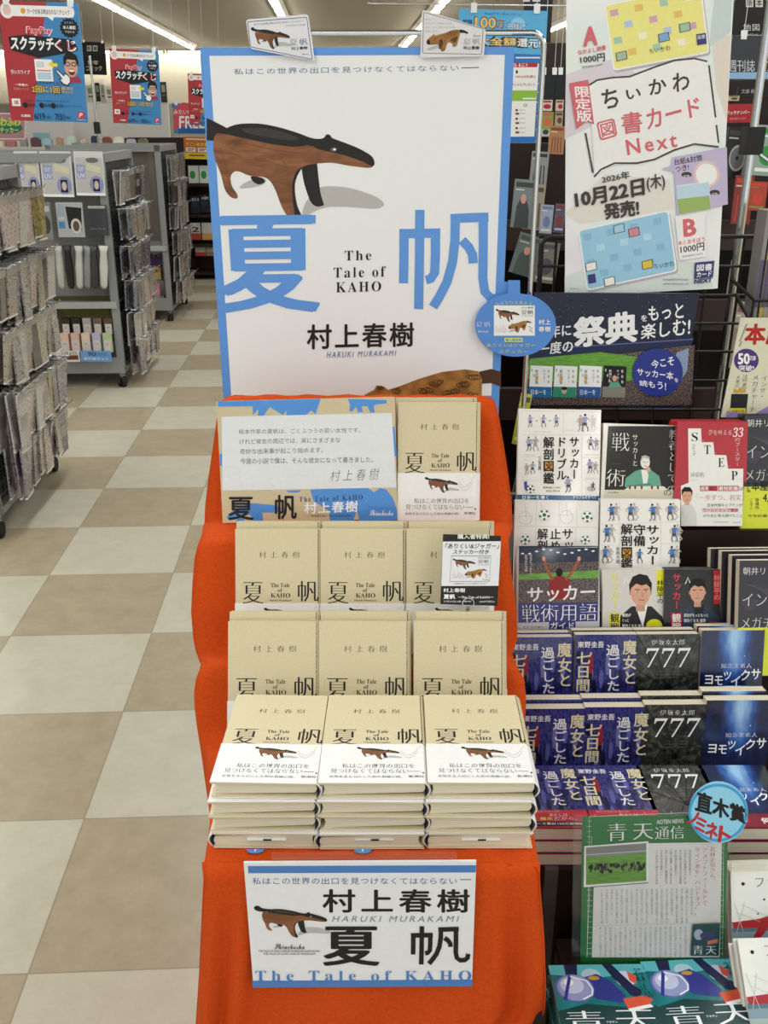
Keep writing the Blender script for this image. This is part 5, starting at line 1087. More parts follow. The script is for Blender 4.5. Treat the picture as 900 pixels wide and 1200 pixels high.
def pocket(kind, S, label, group, T=.021, redband=False):
    W, H = .1075, .152; key = kind + str(redband)
    M = S.M @ Matrix.Translation((0, 0, S.H - H)) if not isinstance(S, Matrix) else S
    if key in POC: return dup(POC[key], M, label, group)
    cm, dr = {'witch': (WITCH, witch), 'triple': (TUN, triple), 'yomo': (deep(), yomo)}[kind]
    t = thing('paperback_book', label, 'book', M, group); e = .0006
    b = MB(); b.box(-W / 2, W / 2, 0, e, 0, H, cm); b.box(-W / 2, W / 2, T - e, T, 0, H, cm); b.box(W / 2 - e, W / 2, e, T - e, 0, H, cm); dr(b, W, H); b.build('cover', t)
    b = MB(); b.box(-W / 2 + .0006, W / 2 - e, e, T - e, .0006, H - .0006, PAGE); b.build('page_block', t)
    if redband:
        h = H * .26 if kind == 'witch' else H * .2; b = MB(); rm = mat({'witch': '#B02338', 'triple': '#3A3C3A', 'yomo': '#7C1230'}[kind], .3, coat=.4); b.box(-W / 2 - .0003, W / 2 + .0003, -.0022, 0, -.0002, h, rm); b.box(W / 2, W / 2 + .0004, -.0022, T, -.0002, h, rm); b.L = .0024; b.map = frac(W, H)
        if kind == 'witch': b.txt('なんで分からないの?', .12, .752, .6, .78, mat('#E8B8B8', .4)); b.txt('──あたしは', .3, .795, .7, .84, W_, 'n'); b.txt('魔女', .3, .85, .48, .895, mat('#E8C84A', .4), 'b'); b.txt('だから。', .5, .85, .82, .895, W_, 'n'); b.rect(0, .915, 1, .985, K_); b.txt('シリーズ累計150万部突破', .1, .93, .9, .965, W_)
        if kind == 'yomo': b.ell(.18, .9, .17, .05, mat('#B01A44', .3)); b.txt('17万部', .06, .87, .3, .93, W_, 'k'); b.txt('何が', .5, .86, .75, .95, W_, 'b')
        b.build('paper_band', t)
    POC[key] = t; return t
GW, GT, GY = 'violet pocket novels', 'black pocket novels', 'blue pocket novels'
def ptop(x0, x1, y, Y, lean): return fulls((x0, y), (x1, y - .5), 1.414, Y, lean)
D_Y, E_Y = 1.452, 1.352
for row, (Y, lean, L, nm) in enumerate(((D_Y, 13, (('witch', 598, 671, 747, 'next to the orange cloth'), ('witch', 674, 748, 744, 'second from the orange cloth'), ('triple', 746, 820, 743.5, ''), ('yomo', 823, 896, 739, '')), 'upper'), (E_Y, 7, (('witch', 611, 687, 831, 'next to the orange cloth'), ('witch', 686, 762, 829, 'second from the orange cloth'), ('triple', 760, 828, 826, ''), ('yomo', 829, 905, 821, '')), 'lower'))):
    for kind, x0, x1, y, pos in L:
        S = ptop(x0, x1, y, Y, lean); nmk = {'witch': 'violet pocket novel', 'triple': 'black pocket novel titled with three sevens', 'yomo': 'blue pocket novel with a shaft of light'}[kind]; g = {'witch': GW, 'triple': GT, 'yomo': GY}[kind]
        p2 = (', ' + pos) if pos else ''
        o = pocket(kind, S, f'{nmk} in the {nm} leaning row{p2}', g, redband=(kind == 'yomo'))
        M = o.matrix_world.copy()
        for k in range(1): pocket(kind, M @ TR(-.0008 * (k + 1), .0235 * (k + 1), .001 * (k + 1) + (.004 if row else .0)), f'{("second", "third")[k]} {nmk} in the {nm} leaning row{p2}'.replace(' in the ', ', ', 1), g, redband=(kind == 'yomo'))
# row F: flat stacks
for kind, pxl, pxr, g, nm, n in (('witch', 612, 690, GW, 'violet pocket novel', 3), ('witch', 694, 776, GW, 'violet pocket novel', 3), ('triple', 779, 852, GT, 'black pocket novel', 3), ('yomo', 855, 935, GY, 'blue pocket novel', 3)):
    pf = on_z((pxl + pxr) / 2, 972, .596)
    for q in range(n):
        z = .5305 + (q + 1) * .0238 - .0024; tilt = 0
        M = Matrix.Translation((pf.x + rnd.uniform(-.001, .001), 1.147 + rnd.uniform(0, .002), z)) @ FL
        pos = {612: 'beside the orange cloth', 694: 'behind the green news sheet', 779: '', 855: ''}[pxl]
        pocket(kind, M, f'{nm} lying {("lowest", "middle", "topmost")[q]} in the flat stack' + (f' {pos}' if pos else ' beside the round prize badge'), g, redband=True)
# ---- bottom tier: teal books and pale books
TEAL = ramp_noise('printed teal field', [(.3, '#16535A'), (.6, '#1E7A80'), (.8, '#2E9A9A')], 16, 3, .25, coat=.45)
def aoten(b, W, H):
    fm = frac(W, H); b.map = lambda x, y: fm(x, y * .6); wt, nv, lv = mat('#E9EEF2', .3), mat('#1D2148', .3), mat('#8E98C6', .3); og = mat('#D4553A', .3)
    b.poly([(0, 0), (1, 0), (1, .12), (.45, .2), (0, .14)], mat('#57B3BC', .3)); b.poly([(0, .66), (.3, .56), (.7, .62), (1, .6), (1, 1.66), (0, 1.66)], mat('#0F3B3C', .3))
    b.poly([(.16, 0), (.3, 0), (.27, .22), (.16, .2)], nv); b.ell(.42, .16, .1, .1, mat('#A9C6D4', .3)); b.poly([(.3, .2), (.48, .14), (.6, .24), (.72, .46), (.66, .56), (.42, .5), (.32, .36)], mat('#30358A', .3)); b.ell(.44, .2, .06, .03, mat('#B8923A', .3))
    b.ell(.22, .34, .2, .2, mat('#5B66AC', .3)); b.ell(.225, .335, .18, .185, lv); b.ell(.2, .3, .12, .12, mat('#BCC6E2', .3)); b.ell(.17, .26, .05, .05, wt); b.line([(.1, .5), (.14, .36), (.2, .16)], .035, mat('#2A3290', .3)); b.line([(.28, .5), (.38, .44), (.4, .36)], .018, wt); b.line([(.2, .17), (.36, .24), (.4, .36)], .016, wt)
    b.ell(.76, .22, .1, .12, mat('#C6CCE8', .3)); b.poly([(.8, .1), (.88, .18), (.86, .3), (.8, .24)], og); b.poly([(.56, 0), (.66, 0), (.84, .34), (.76, .42), (.64, .2)], nv); b.ell(.82, .4, .07, .07, nv); b.poly([(.68, .5), (.92, .46), (.98, .52), (.9, .62), (.7, .64)], og); b.poly([(.7, .64), (.94, .58), (.96, .62), (.72, .68)], wt)
    b.vtxt('若林正恭', .85, .06, .97, .5, mat('#0E1A2C', .3), 'n', .04); b.txt('青', .06, .66, .44, .93, wt, 'm'); b.txt('天', .55, .66, .95, .93, wt, 'm'); b.txt('アオテン', .45, .8, .56, .83, wt, 'b')
AOT = {}
def hard(key, M, label, group, W, H, T, cm, draw, spine='l'):
    if key in AOT: return dup(AOT[key], M, label, group)
    t = thing('hardcover_book', label, 'book', M, group); b = MB(); sx = -W / 2 if spine == 'l' else W / 2 - .003
    b.box(-W / 2, W / 2, 0, .0022, 0, H, cm); b.box(-W / 2, W / 2, T - .0022, T, 0, H, cm); 
    if spine == 'r': b.box(W / 2 - .003, W / 2, .0022, T - .0022, 0, H, cm)
    draw(b, W, H); b.build('cover', t)
    b = MB(); b.box(-W / 2 + .003, W / 2 - .003, .0022, T - .0022, .003, H - .003, PAGE); b.build('page_block', t); AOT[key] = t; return t
for k, (pl, pr, nm) in enumerate((((642, 1126), (757, 1124), 'beside the orange cloth'), ((752, 1122), (871, 1116), 'beside the pale novels'))):
    zt = .482; a = on_z(pl[0], pl[1], zt); c = on_z(pr[0], pr[1], zt); W = .133; x = (a.x + c.x) / 2; yb_ = (a.y + c.y) / 2; rz = math.radians(3.2 if k else 1)
    for q in range(3):
        M = Matrix.Translation((x + (.003 if q == 1 else 0), yb_ - .198, zt - (2 - q) * .0215)) @ Matrix.Rotation(rz, 4, 'Z') @ FL
        hard('aoten', M, f'teal novel with printed helmets, {("lowest", "middle", "topmost")[q]} of the flat stack {nm}', 'teal novels with helmets', W, .19, .0208, TEAL, aoten, 'r')
PALE = ramp_noise('printed pale sky', [(.3, '#D3DADA'), (.7, '#E6E6DE')], 12, 3, .3, coat=.35)
def fai(b, W, H):
    fm = frac(W, H); b.map = lambda x, y: fm(x, y * .74); rd = mat('#A3242C', .3); b.rect(0, .52, 1, .75, mat('#7E98A4', .3)); b.poly([(0, .56), (.3, .5), (.6, .55), (1, .49), (1, .58), (0, .6)], mat('#56707C', .3)); b.rect(0, .68, 1, 1.35, mat('#9FB0AE', .3)); b.poly([(.0, .5), (.3, .47), (.4, .44), (.42, .5), (.34, .62), (.22, .74), (.18, .72), (.28, .56), (.02, .56)], rd)
    b.line([(.03, .3), (.12, .6)], .006, mat('#B5B8B8', .3)); b.line([(.14, .3), (.05, .6)], .006, mat('#B5B8B8', .3)); b.line([(.05, .4), (.3, .5)], .004, mat('#B5B8B8', .3)); b.line([(.1, .32), (.5, .5)], .004, mat('#B5B8B8', .3))
    for x, y, r in ((.13, .12, .02), (.35, .28, .012), (.28, .42, .01), (.42, .18, .008), (.5, .36, .01)): b.ell(x, y, r, r * .9, INKM, 8)
    b.txt('ファイナル', .26, .06, .86, .16, mat('#3A2A2A', .3), 'n'); b.txt('辻村深月', .42, .3, .96, .42, rd, 'n'); b.txt('ァ', .42, .5, .62, .86, rd, 'm', 1, .15); b.txt('イア', .64, .52, .98, .84, rd, 'm', 1, .15)
for k, (x0, y0, Y, lean) in enumerate(((855, 1022, 1.06, 22), (861, 1100, .985, 45))):
    S = fulls((x0, y0), (x0 + 112 + 8 * k, y0 - 3), 1.45, Y, lean)
    for q in range(2): hard('fai', S.M @ TR(.0, q * .0218, q * .004) if q else S.M @ Matrix.Translation((0, 0, S.H - .19)), f'pale novel with red brushed title, {("front", "rear")[q]} copy of the {("upper", "lower")[k]} pair beside the teal books' if 1 else '', 'pale novels with red title', .131, .19, .021, PALE, fai, 'r')
# ---- green news sheet in a clear stand
GREEN = mat('#1E7A3C', .3, coat=.4); NEWS = mat('#E9EAE7', .35, coat=.3)
def news(b, S):
    b.map = S.px; b.C(590, 880, 2.903); wt = mat('#DCEBDC', .4); rd = mat('#A33A34', .4); tx = mat('#828286', .5)
    for y in range(238, 700, 18): b.line([(283, y), (300, y)], 1, wt); b.line([(735, y), (748, y)], 1, wt)
    b.line([(300, 290), (283, 700)], 1.2, wt); b.line([(292, 222), (284, 700)], 1.2, wt); b.line([(736, 290), (733, 700)], 1.2, wt); b.line([(748, 290), (744, 700)], 1.2, wt); b.line([(292, 222), (640, 208)], 1.2, wt)
    for x in (310, 395, 480, 570): b.line([(x, 222 - (x - 292) * .04), (x, 214 - (x - 292) * .04)], 1, wt)
    b.txtq('青天', ((352, 246), (508, 240), (508, 298), (352, 306)), W_, 'm', 1.4); b.txtq('AOTEN NEWS', ((520, 233), (612, 229), (612, 244), (520, 248)), W_, 'b'); b.txtq('通信', ((514, 256), (614, 252), (614, 296), (514, 300)), W_, 'm')
    b.poly([(300, 700), (735, 700), (742, 308), (492, 312), (492, 448), (306, 462)], NEWS)
    b.poly([(272, 462), (492, 445), (492, 305), (274, 322)], W_); b.poly([(280, 454), (485, 439), (485, 312), (280, 327)], GRASS); b.poly([(280, 360), (485, 346), (485, 312), (280, 327)], mat('#8A8C8E', .4)); b.line([(280, 352), (485, 338)], 3, mat('#C9CCCC', .4))
    rn = random.Random(4)
    for i in range(70): x = rn.uniform(288, 478); y = 398 - (x - 280) * .05 + rn.uniform(-12, 14); b.ell(x, y, 4, 7, mat(('#1A1C20', '#26282C', '#3A3432', '#5A5450')[i % 4], .5), 6)
    for i in range(6): b.line([(283, 425 + i * 5), (484, 410 + i * 6)], .7, mat('#7DB05A', .4))
    def column(x, y0, y1, seed, wd=8.5, n=None):
        r = random.Random(seed); s = ''.join(r.choice('のにはをがたでしとてもなこそれ日本人大学一上下時中見出会気分選手') for _ in range(max(2, int((y1 - y0) / 8.8)))); b.vtxt(s, x, y0, x + wd, y1, tx, 'r')
    for i in range(8): column(628 - i * 16.2, 332 - 0, 332 + (118 if i % 3 else 88), i)
    for i in range(19): column(634 - i * 17, 462 + i * .2, 462 + (120 if i % 4 else 92), 30 + i)
    for i in range(18): column(612 - i * 17, 592, 592 + 108, 60 + i)
    b.line([(310, 588), (640, 580)], 1, LG2)
    b.vtxt('若林正恭さん、', 697, 320, 718, 445, rd, 'n'); b.vtxt('アメフトフィールドで', 671, 322, 692, 520, rd, 'n'); b.vtxt('サイン本を"ハンドオフ"!', 646, 322, 667, 560, rd, 'n')
    b.poly([(632, 690), (728, 690), (733, 580), (640, 584)], mat('#24464A', .4)); b.ell(660, 618, 16, 18, mat('#9AA0B8', .4)); b.ell(690, 622, 26, 14, mat('#3A3F66', .4)); b.poly([(690, 640), (725, 632), (725, 645), (690, 652)], mat('#B86A5A', .4)); b.txt('青天', 640, 655, 720, 685, mat('#D5DADA', .4), 'm', 1.2)
o, S = card('news_sheet', 'green bordered news sheet in a clear stand behind the teal books', 'sign', (679.5, 1178), (847, 1176), (687, 957), 1.003, GREEN, .001, news, math.radians(15))
b = MB(); b.box(-S.W / 2 - .012, S.W / 2 + .004, -.0035, -.0025, -.002, S.H + .004, clear()); b.box(-S.W / 2 - .012, S.W / 2 + .004, .0025, .0035, -.002, S.H + .004, clear()); b.build('acrylic_sleeve', o)
def badge(b, S):
    b.map = S.px; b.C(590, 880, 2.903); rd = mat('#B4282E', .4)
    b.loop([(730 + 96 * math.cos(a * PI / 20), 210 + 94 * math.sin(a * PI / 20)) for a in range(40)], 9, mat('#3C9CD0', .35))
    b.txtq('直木賞', ((658, 132), (822, 190), (825, 250), (650, 205)), INKM, 'k')
    for ch, x, y, s in (('ノ', 632, 200, 36), ('ミ', 655, 222, 38), ('ネ', 690, 238, 44), ('ト', 735, 252, 44)): b.txtq(ch, ((x, y), (x + s, y + 9), (x + s - 8, y + s * 1.3 + 9), (x - 8, y + s * 1.3)), rd, 'k')
card('prize_badge', 'light blue round badge with brushed black and red characters on the green news sheet', 'badge', (808, 988), (877, 988), (808, 917), 1.046, mat('#8CCBE8', .3, coat=.4), .0015, badge, math.radians(15), outline=[(842 + 34.5 * math.cos(a * PI / 20), 952 + 36 * math.sin(a * PI / 20)) for a in range(40)])

# ================================================================== behind the shelves: wire rack, posters, magazines
WIRE = mat('#191818', .45)
t = thing('wire_rack', 'black wire grid rack behind the soccer panel and the tall pastel poster', 'rack', TR(0, 1.93, 0))
ZR = [at(820, y, 1.93).z for y in (277, 312, 346, 379, 412, 446, 480)]
for z in ZR:
    b = MB(); b.tube([(.30, 0, z), (.72, 0, z)], .004 if z == ZR[0] else .0028, WIRE, 6); b.build('wire_bar', t)
for x in (.335, .41, .485, .56, .635, .70):
    b = MB(); b.tube([(x, .004, .85), (x, .004, ZR[0] + .002)], .0028, WIRE, 6); b.build('wire_upright', t)
b = MB(); x = at(636, 280, 1.9).x; b.tube([(x, -.02, .9), (x, -.02, ZR[0] - .012), (x + .008, -.02, ZR[0] - .002), (x + .02, -.02, ZR[0]), (.5, -.02, ZR[0])], .005, WIRE, 8); b.build('end_hoop', t)
b = MB(); zz = at(860, 345, 1.9).z
b.tube([at(858, 328, 1.9) - Vector((0, 1.93, 0)), at(884, 352, 1.82) - Vector((0, 1.93, 0)), at(960, 352, 1.82) - Vector((0, 1.93, 0))], .004, WIRE, 6); b.tube([at(862, 345, 1.9) - Vector((0, 1.93, 0)), at(880, 378, 1.82) - Vector((0, 1.93, 0)), at(960, 379, 1.82) - Vector((0, 1.93, 0))], .004, WIRE, 6); b.tube([at(884, 352, 1.82) - Vector((0, 1.93, 0)), at(879, 378, 1.82) - Vector((0, 1.93, 0))], .003, WIRE, 6); b.build('basket', t)
b = MB(); b.box(.33, .7, .003, .012, 0, .85, WOOD); b.build('lower_panel', t)
t = thing('chrome_pole', 'chrome pole with black clamp behind the tall pastel poster', 'pole', TR(at(858, 340, 1.99).x, 1.99, 0))
b = MB(); b.tube([(0, 0, .5), (0, 0, 1.95)], .008, CHROME, 10); b.build('pole', t)
b = MB(); z = at(858, 165, 2.0).z; b.box(-.018, .018, -.016, .016, z - .025, z + .025, BLK); b.tube([(0.01, -.01, z - .02), (.03, -.02, z - .035)], .004, CHROME, 6); b.build('clamp', t)
b = MB(); b.lathe([(.035, 0), (.035, .01), (.012, .02), (.009, .5)], CHROME, 16); b.build('base', t)
# soccer panel
def soccer(b, S):
    b.map = S.px; b.C(590, 330, 2.903); wt = mat('#F1F2F4', .35); nv = mat('#1B2F8C', .3, coat=.4)
    b.poly([(72, 420), (640, 420), (650, 215), (80, 285)], CROWD); b.poly([(75, 330), (90, 262), (330, 240), (470, 258), (560, 300), (560, 330), (200, 345)], GRASS); b.poly([(80, 262), (340, 238), (560, 225), (640, 212), (648, 190), (85, 225)], mat('#202A4E', .4)); b.line([(90, 232), (645, 196)], 3, mat('#6A74A8', .4))
    for i in range(60): b.ell(110 + (i * 89.7 + i * i * 3.1) % 540, 45 + (i * 53.3 + i * i * 1.7) % 110, 1.2, 1, mat('#9AA6C0', .4), 5)
    b.poly([(560, 300), (590, 240), (630, 225), (625, 300), (600, 340)], mat('#8FA0C2', .5))
    b.txtq('四年に', ((120, 152), (230, 142), (230, 184), (118, 196)), wt, 'b'); b.txtq('一度の', ((118, 210), (236, 196), (236, 240), (115, 250)), wt, 'b')
    b.txtq('祭典', ((236, 122), (456, 96), (456, 205), (236, 226)), wt, 'k', .95); b.txtq('を', ((467, 114), (488, 112), (488, 134), (467, 136)), wt, 'b'); b.txtq('もっと', ((492, 84), (612, 70), (612, 124), (492, 134)), wt, 'b'); b.txtq('楽しむ!', ((468, 146), (636, 118), (634, 182), (466, 196)), wt, 'b')
    for i, x in enumerate((85, 168, 252, 335)):
        q = [(x, 386), (x + 78, 388), (x + 83, 288), (x + 7, 284)]; b.poly(q, W_ if i < 3 else K_)
        b.poly([(x, 392), (x + 77, 394), (x + 79, 358), (x + 1, 356)], mat(('#1F6AA8', '#2F8C72', '#2458A0', '#8A857A')[i], .4))
        c = INKM if i < 3 else W_; b.vtxt('サッカー', x + 48, 298, x + 58, 342, c); b.vtxt('解剖図鑑' if i < 3 else '教養として', x + 22, 298, x + 33, 348, c)
        if i < 3: b.rect(x + 22, 322, x + 33, 335, OR_)
        for k in range(3): b.ell(x + 12 + k * 6, 300 + k * 18, 3, 6, LG2, 6); b.ell(x + 68, 304 + k * 18, 4, 6, LG2, 6)
        if i == 1: b.ell(x + 38, 370, 9, 11, SKIN, 10); b.ell(x + 38, 362, 10, 6, HAIR, 10)
        if i == 3: b.ell(x + 42, 328, 8, 11, SKIN, 10); b.poly([(x + 20, 358), (x + 30, 340), (x + 55, 340), (x + 66, 358)], mat('#63A38E', .4))
        if i in (0, 2): b.txt('日本一を', x + 8, 366, x + 60, 384, W_)
    b.ell(523, 308, 86, 82, nv, 32); b.txtq('今こそ', ((500, 268), (578, 250), (580, 284), (502, 296)), wt, 'b'); b.txtq('サッカー本', ((452, 292), (578, 306), (576, 334), (454, 318)), wt, 'b'); b.txtq('を', ((580, 326), (594, 328), (594, 342), (580, 340)), wt, 'b'); b.txtq('読もう!', ((460, 334), (552, 338), (552, 370), (462, 352)), wt, 'b')
card('soccer_panel', 'dark blue panel of a floodlit football ground with big white lettering', 'poster', (614, 475), (797, 477), (627, 344), 1.84, mat('#101A36', .3, coat=.35), .005, soccer, 0, outline=[(612.5, 473), (797.5, 478.5), (819.5, 344), (626, 343)])
# tall pastel poster (its cartoon figures are left out)
PAST = ramp_noise('pastel watercolour print', [(.3, '#E4DDEA'), (.45, '#F0F0EE'), (.6, '#E2ECE8'), (.75, '#F0EBE2')], 5, 2, .3, coat=.35)
def pastel(b, S):
    b.map = S.px; b.C(650, 0, 3.427); pk, br, dk = mat('#D66A72', .4), mat('#4C4036', .4), mat('#3F3A38', .4)
    b.poly([(45, 300), (250, 230), (330, 300), (330, 420), (40, 560)], mat('#DDD5DE', .4)); b.poly([(630, 160), (708, 140), (690, 480), (650, 360)], mat('#E3D9CC', .4)); b.poly([(640, 0), (712, 0), (706, 130), (620, 190)], mat('#C9D8D4', .4)); b.poly([(40, 1110), (300, 1010), (600, 1060), (640, 1160), (40, 1190)], mat('#D9E2DC', .4)); b.poly([(40, 860), (200, 700), (460, 720), (480, 840), (100, 900)], mat('#E6E1DA', .4))
    for bg, q, sq in (('#EFE98C', [(198, 20), (235, 285), (622, 212), (588, -60)], ('#D8A8B8', '#E8C46A', '#A8CDB8', '#F4F1DC', '#B8C8E4')), ('#9CCBE6', [(92, 925), (128, 1168), (492, 1088), (458, 842)], ('#8ABDDC', '#B4DAEE', '#8ABDDC'))):
        cx = sum(p[0] for p in q) / 4; cy = sum(p[1] for p in q) / 4
        b.poly(rounded([(p[0] + 5, p[1] + 9) for p in q], 16), mat('#B8B4BC', .5)); b.poly(rounded(q, 16), W_); b.poly(rounded([(cx + (p[0] - cx) * .965, cy + (p[1] - cy) * .955) for p in q], 14), mat(bg, .35))
        A, B, C_, D_ = q; rn = random.Random(len(sq))
        for i in range(7):
            for j in range(4):
                if (i + j) % 2: continue
                u, v = (i + .7) / 7.8, (j + .7) / 4.8; x = (A[0] * (1 - u) + D_[0] * u) * (1 - v) + (B[0] * (1 - u) + C_[0] * u) * v; y = (A[1] * (1 - u) + D_[1] * u) * (1 - v) + (B[1] * (1 - u) + C_[1] * u) * v
                if y > -10: b.poly([(x - 18, y - 10), (x - 14, y + 16), (x + 18, y + 10), (x + 14, y - 16)], mat(sq[(i * 3 + j) % len(sq)], .4))
    # books drawn on the cards
    for x, y, c in ((268, 225, '#A8BDA4'), (438, 150, '#7FA9D6'), (522, 110, '#9CC6AE'), (318, 932, '#D68C9A'), (372, 1062, '#E0C24A'), (146, 1070, '#F0F0EA'), (258, 918, '#A6D2E4'), (220, 1130, '#F0F0EA')):
        b.poly([(x - 24, y - 12), (x - 20, y + 22), (x + 24, y + 12), (x + 20, y - 22)], dk); b.poly([(x - 21, y - 10), (x - 17, y + 19), (x + 21, y + 10), (x + 17, y - 19)], mat(c, .4))
    for q in (((378, 198), (462, 180), (464, 202), (382, 216)), ((398, 1060), (476, 1046), (478, 1068), (402, 1080))): b.txtq('ちいかわ', q, br, 'r', 1.3)
    pu = mat('#3F3A78', .4); b.poly([(568, 138), (606, 132), (610, 176), (572, 182)], pu); b.txtq('図書', ((572, 143), (602, 138), (604, 154), (574, 159)), W_); b.poly([(132, 1104), (162, 1098), (166, 1134), (136, 1140)], pu)
    b.txtq('A', ((112, 108), (172, 104), (172, 182), (114, 190)), pk, 'k'); b.txtq('なかよし読書', ((92, 202), (204, 180), (206, 200), (94, 222)), pk, 'b'); b.txtq('1000円', ((100, 228), (200, 212), (202, 246), (104, 256)), dk, 'b'); b.txtq('販売価格1,000円', ((108, 266), (192, 256), (192, 264), (110, 276)), br)
    # banner outline
    b.poly([(138, 340), (170, 320), (230, 312), (300, 310), (400, 270), (480, 245), (560, 236), (612, 246), (645, 470), (656, 585), (560, 582), (480, 605), (400, 640), (300, 655), (220, 665), (160, 708)], mat('#F0F0EE', .35))
    for P in ([(138, 342), (170, 322), (230, 312), (300, 308), (400, 270), (480, 243), (560, 235), (612, 247)], [(158, 710), (185, 680), (240, 655), (330, 655), (400, 640), (480, 602), (560, 578), (658, 590)], [(618, 262), (645, 472)], [(648, 502), (657, 574)], [(123, 534), (153, 694)], [(138, 420), (140, 450)]): b.line(P, 7, br)
    b.poly([(57, 335), (134, 320), (158, 500), (126, 488), (86, 520)], pk); b.vtxt('限定版', 74, 345, 138, 490, W_, 'b', 14)
    for ch, q in (('ち', ((184, 362), (252, 350), (258, 432), (194, 440))), ('い', ((284, 362), (344, 352), (346, 392), (288, 402))), ('か', ((374, 322), (446, 308), (450, 372), (380, 384))), ('わ', ((470, 296), (538, 286), (542, 362), (474, 372)))): b.txtq(ch, q, br, 'b')
    b.poly(rounded([(166, 492), (238, 474), (252, 545), (182, 566)], 14), pk); b.poly(rounded([(174, 497), (233, 482), (244, 540), (187, 557)], 10), mat('#F0F0EE', .35)); b.txtq('図', ((180, 500), (232, 486), (242, 538), (190, 553)), pk, 'b')
    b.txtq('書', ((264, 456), (348, 442), (352, 532), (272, 540)), pk, 'b'); b.txtq('カード', ((364, 442), (576, 388), (588, 462), (372, 524)), pk, 'b'); b.txtq('Next', ((282, 562), (488, 530), (492, 590), (292, 624)), pk, 'b', 1.3)
    b.txtq('2026年', ((186, 708), (298, 684), (302, 716), (190, 736)), dk, 'b'); b.txtq('10月22日', ((76, 770), (358, 712), (362, 784), (84, 838)), dk, 'k'); b.txtq('(木)', ((366, 704), (440, 692), (444, 764), (370, 772)), dk, 'b'); b.txtq('発売!', ((194, 818), (336, 798), (340, 866), (200, 884)), dk, 'k')
    b.poly([(425, 678), (468, 665), (470, 632), (690, 590), (694, 820), (490, 862), (478, 690)], mat('#C3B8D6', .4)); b.txtq('台紙&封筒', ((476, 638), (590, 620), (592, 646), (480, 664)), dk, 'b'); b.txtq('つき!', ((482, 668), (536, 658), (538, 682), (486, 692)), dk, 'b')
    b.ell(608, 700, 52, 54, mat('#E8C8BC', .4)); b.ell(608, 700, 42, 44, W_); b.poly([(488, 745), (618, 728), (624, 838), (500, 858)], W_); b.poly([(490, 800), (620, 785), (624, 838), (500, 858)], mat('#9CB86A', .4)); b.poly([(489, 748), (618, 731), (620, 785), (490, 800)], mat('#BFD9EA', .4))
    for q in (((508, 700), (548, 694)), ((622, 772), (660, 766))): b.ell((q[0][0] + q[1][0]) / 2, (q[0][1] + q[1][1]) / 2 + 4, 21, 11, dk); b.txt('封筒', q[0][0] + 8, q[0][1] + 2, q[1][0] - 8, q[0][1] + 14, W_)
    b.poly([(482, 870), (600, 850), (606, 1030), (500, 1045)], mat('#F0F0F0', .4)); b.txtq('B', ((512, 880), (566, 875), (568, 946), (516, 952)), pk, 'k'); b.txtq('本とあそぼう', ((492, 968), (600, 948), (602, 970), (494, 986)), pk, 'b'); b.txtq('1000円', ((502, 988), (598, 972), (600, 1004), (504, 1018)), dk, 'b'); b.txtq('販売価格1,000円', ((510, 1026), (592, 1014), (592, 1022), (512, 1034)), br)
    b.poly([(562, 1054), (640, 1046), (634, 1112), (558, 1120)], pu); b.txtq('図書', ((570, 1062), (632, 1056), (630, 1084), (568, 1090)), W_, 'b'); b.txtq('カード', ((570, 1092), (630, 1086), (628, 1108), (568, 1114)), W_, 'b'); b.txtq('NEXT', ((560, 1122), (632, 1114), (630, 1132), (558, 1140)), pu, 'k')
    b.txt('日本図書普及株式会社', 434, 1118, 536, 1126, pu); b.txt('www.toshocard.com', 434, 1134, 536, 1142, pu); b.txt('©nagano', 60, 1155, 98, 1161, br)
card('tall_poster', 'tall pastel poster with pink and brown lettering hung in front of the wire rack', 'poster', (662, 348), (841, 338), (664, -40), 1.86, PAST, .002, pastel, 0, outline=[(662, 348), (841, 338), (862, -40), (664, -40)])
# cream prize card at the frame edge
def prize(b, S):
    b.map = S.px; b.C(840, 330, 15, 15); rd, pu = mat('#B2241E', .5), mat('#4A2E7C', .5)
    b.txtq('本', ((510, 735), (870, 735), (850, 1110), (470, 1110)), rd, 'k'); b.txtq('屋', ((880, 740), (1240, 740), (1220, 1110), (850, 1110)), rd, 'k')
    for k in range(9): x = 540 - k * 18 + (k > 6) * 30; y = 740 + k * 45; b.line([(x, y), (x - 40, y + 38)], 12, K_)
    b.C(590, 330, 2.903); b.ell(826, 268, 42, 40, pu); b.txt('50', 797, 243, 838, 282, W_, 'k'); b.txt('万部', 838, 252, 858, 268, W_, 'b'); b.txt('突破!', 800, 284, 852, 304, W_, 'b')
    b.vtxt('インザ・', 878, 318, 902, 400, pu, 'n', -12); b.vtxt('メガチャーチ', 845, 315, 872, 445, pu, 'n', -14); b.vtxt('読者', 812, 315, 832, 368, K_, 'n', -4); b.vtxt('大絶賛', 792, 318, 806, 362, K_, 'n', -4)
    b.poly([(770, 448), (825, 448), (832, 382), (775, 382)], K_); b.poly([(768, 456), (822, 456), (824, 430), (770, 430)], mat('#D8C83A', .5)); b.txt('本屋大賞', 776, 436, 818, 450, K_); b.poly([(782, 378), (785, 362), (796, 370), (806, 358), (814, 370), (824, 362), (822, 378)], mat('#C89A3A', .5))
    b.poly([(757, 462), (900, 462), (906, 420), (850, 452), (760, 440)], mat('#9C86C4', .5))
card('prize_card', 'cream card with large red character and purple disc at the frame edge', 'card', (846, 489), (962, 489), (868, 372), 1.78, mat('#D9D6BE', .5), .003, prize, math.radians(4), outline=[(845, 489), (957, 489), (978, 372), (868, 372.5)])
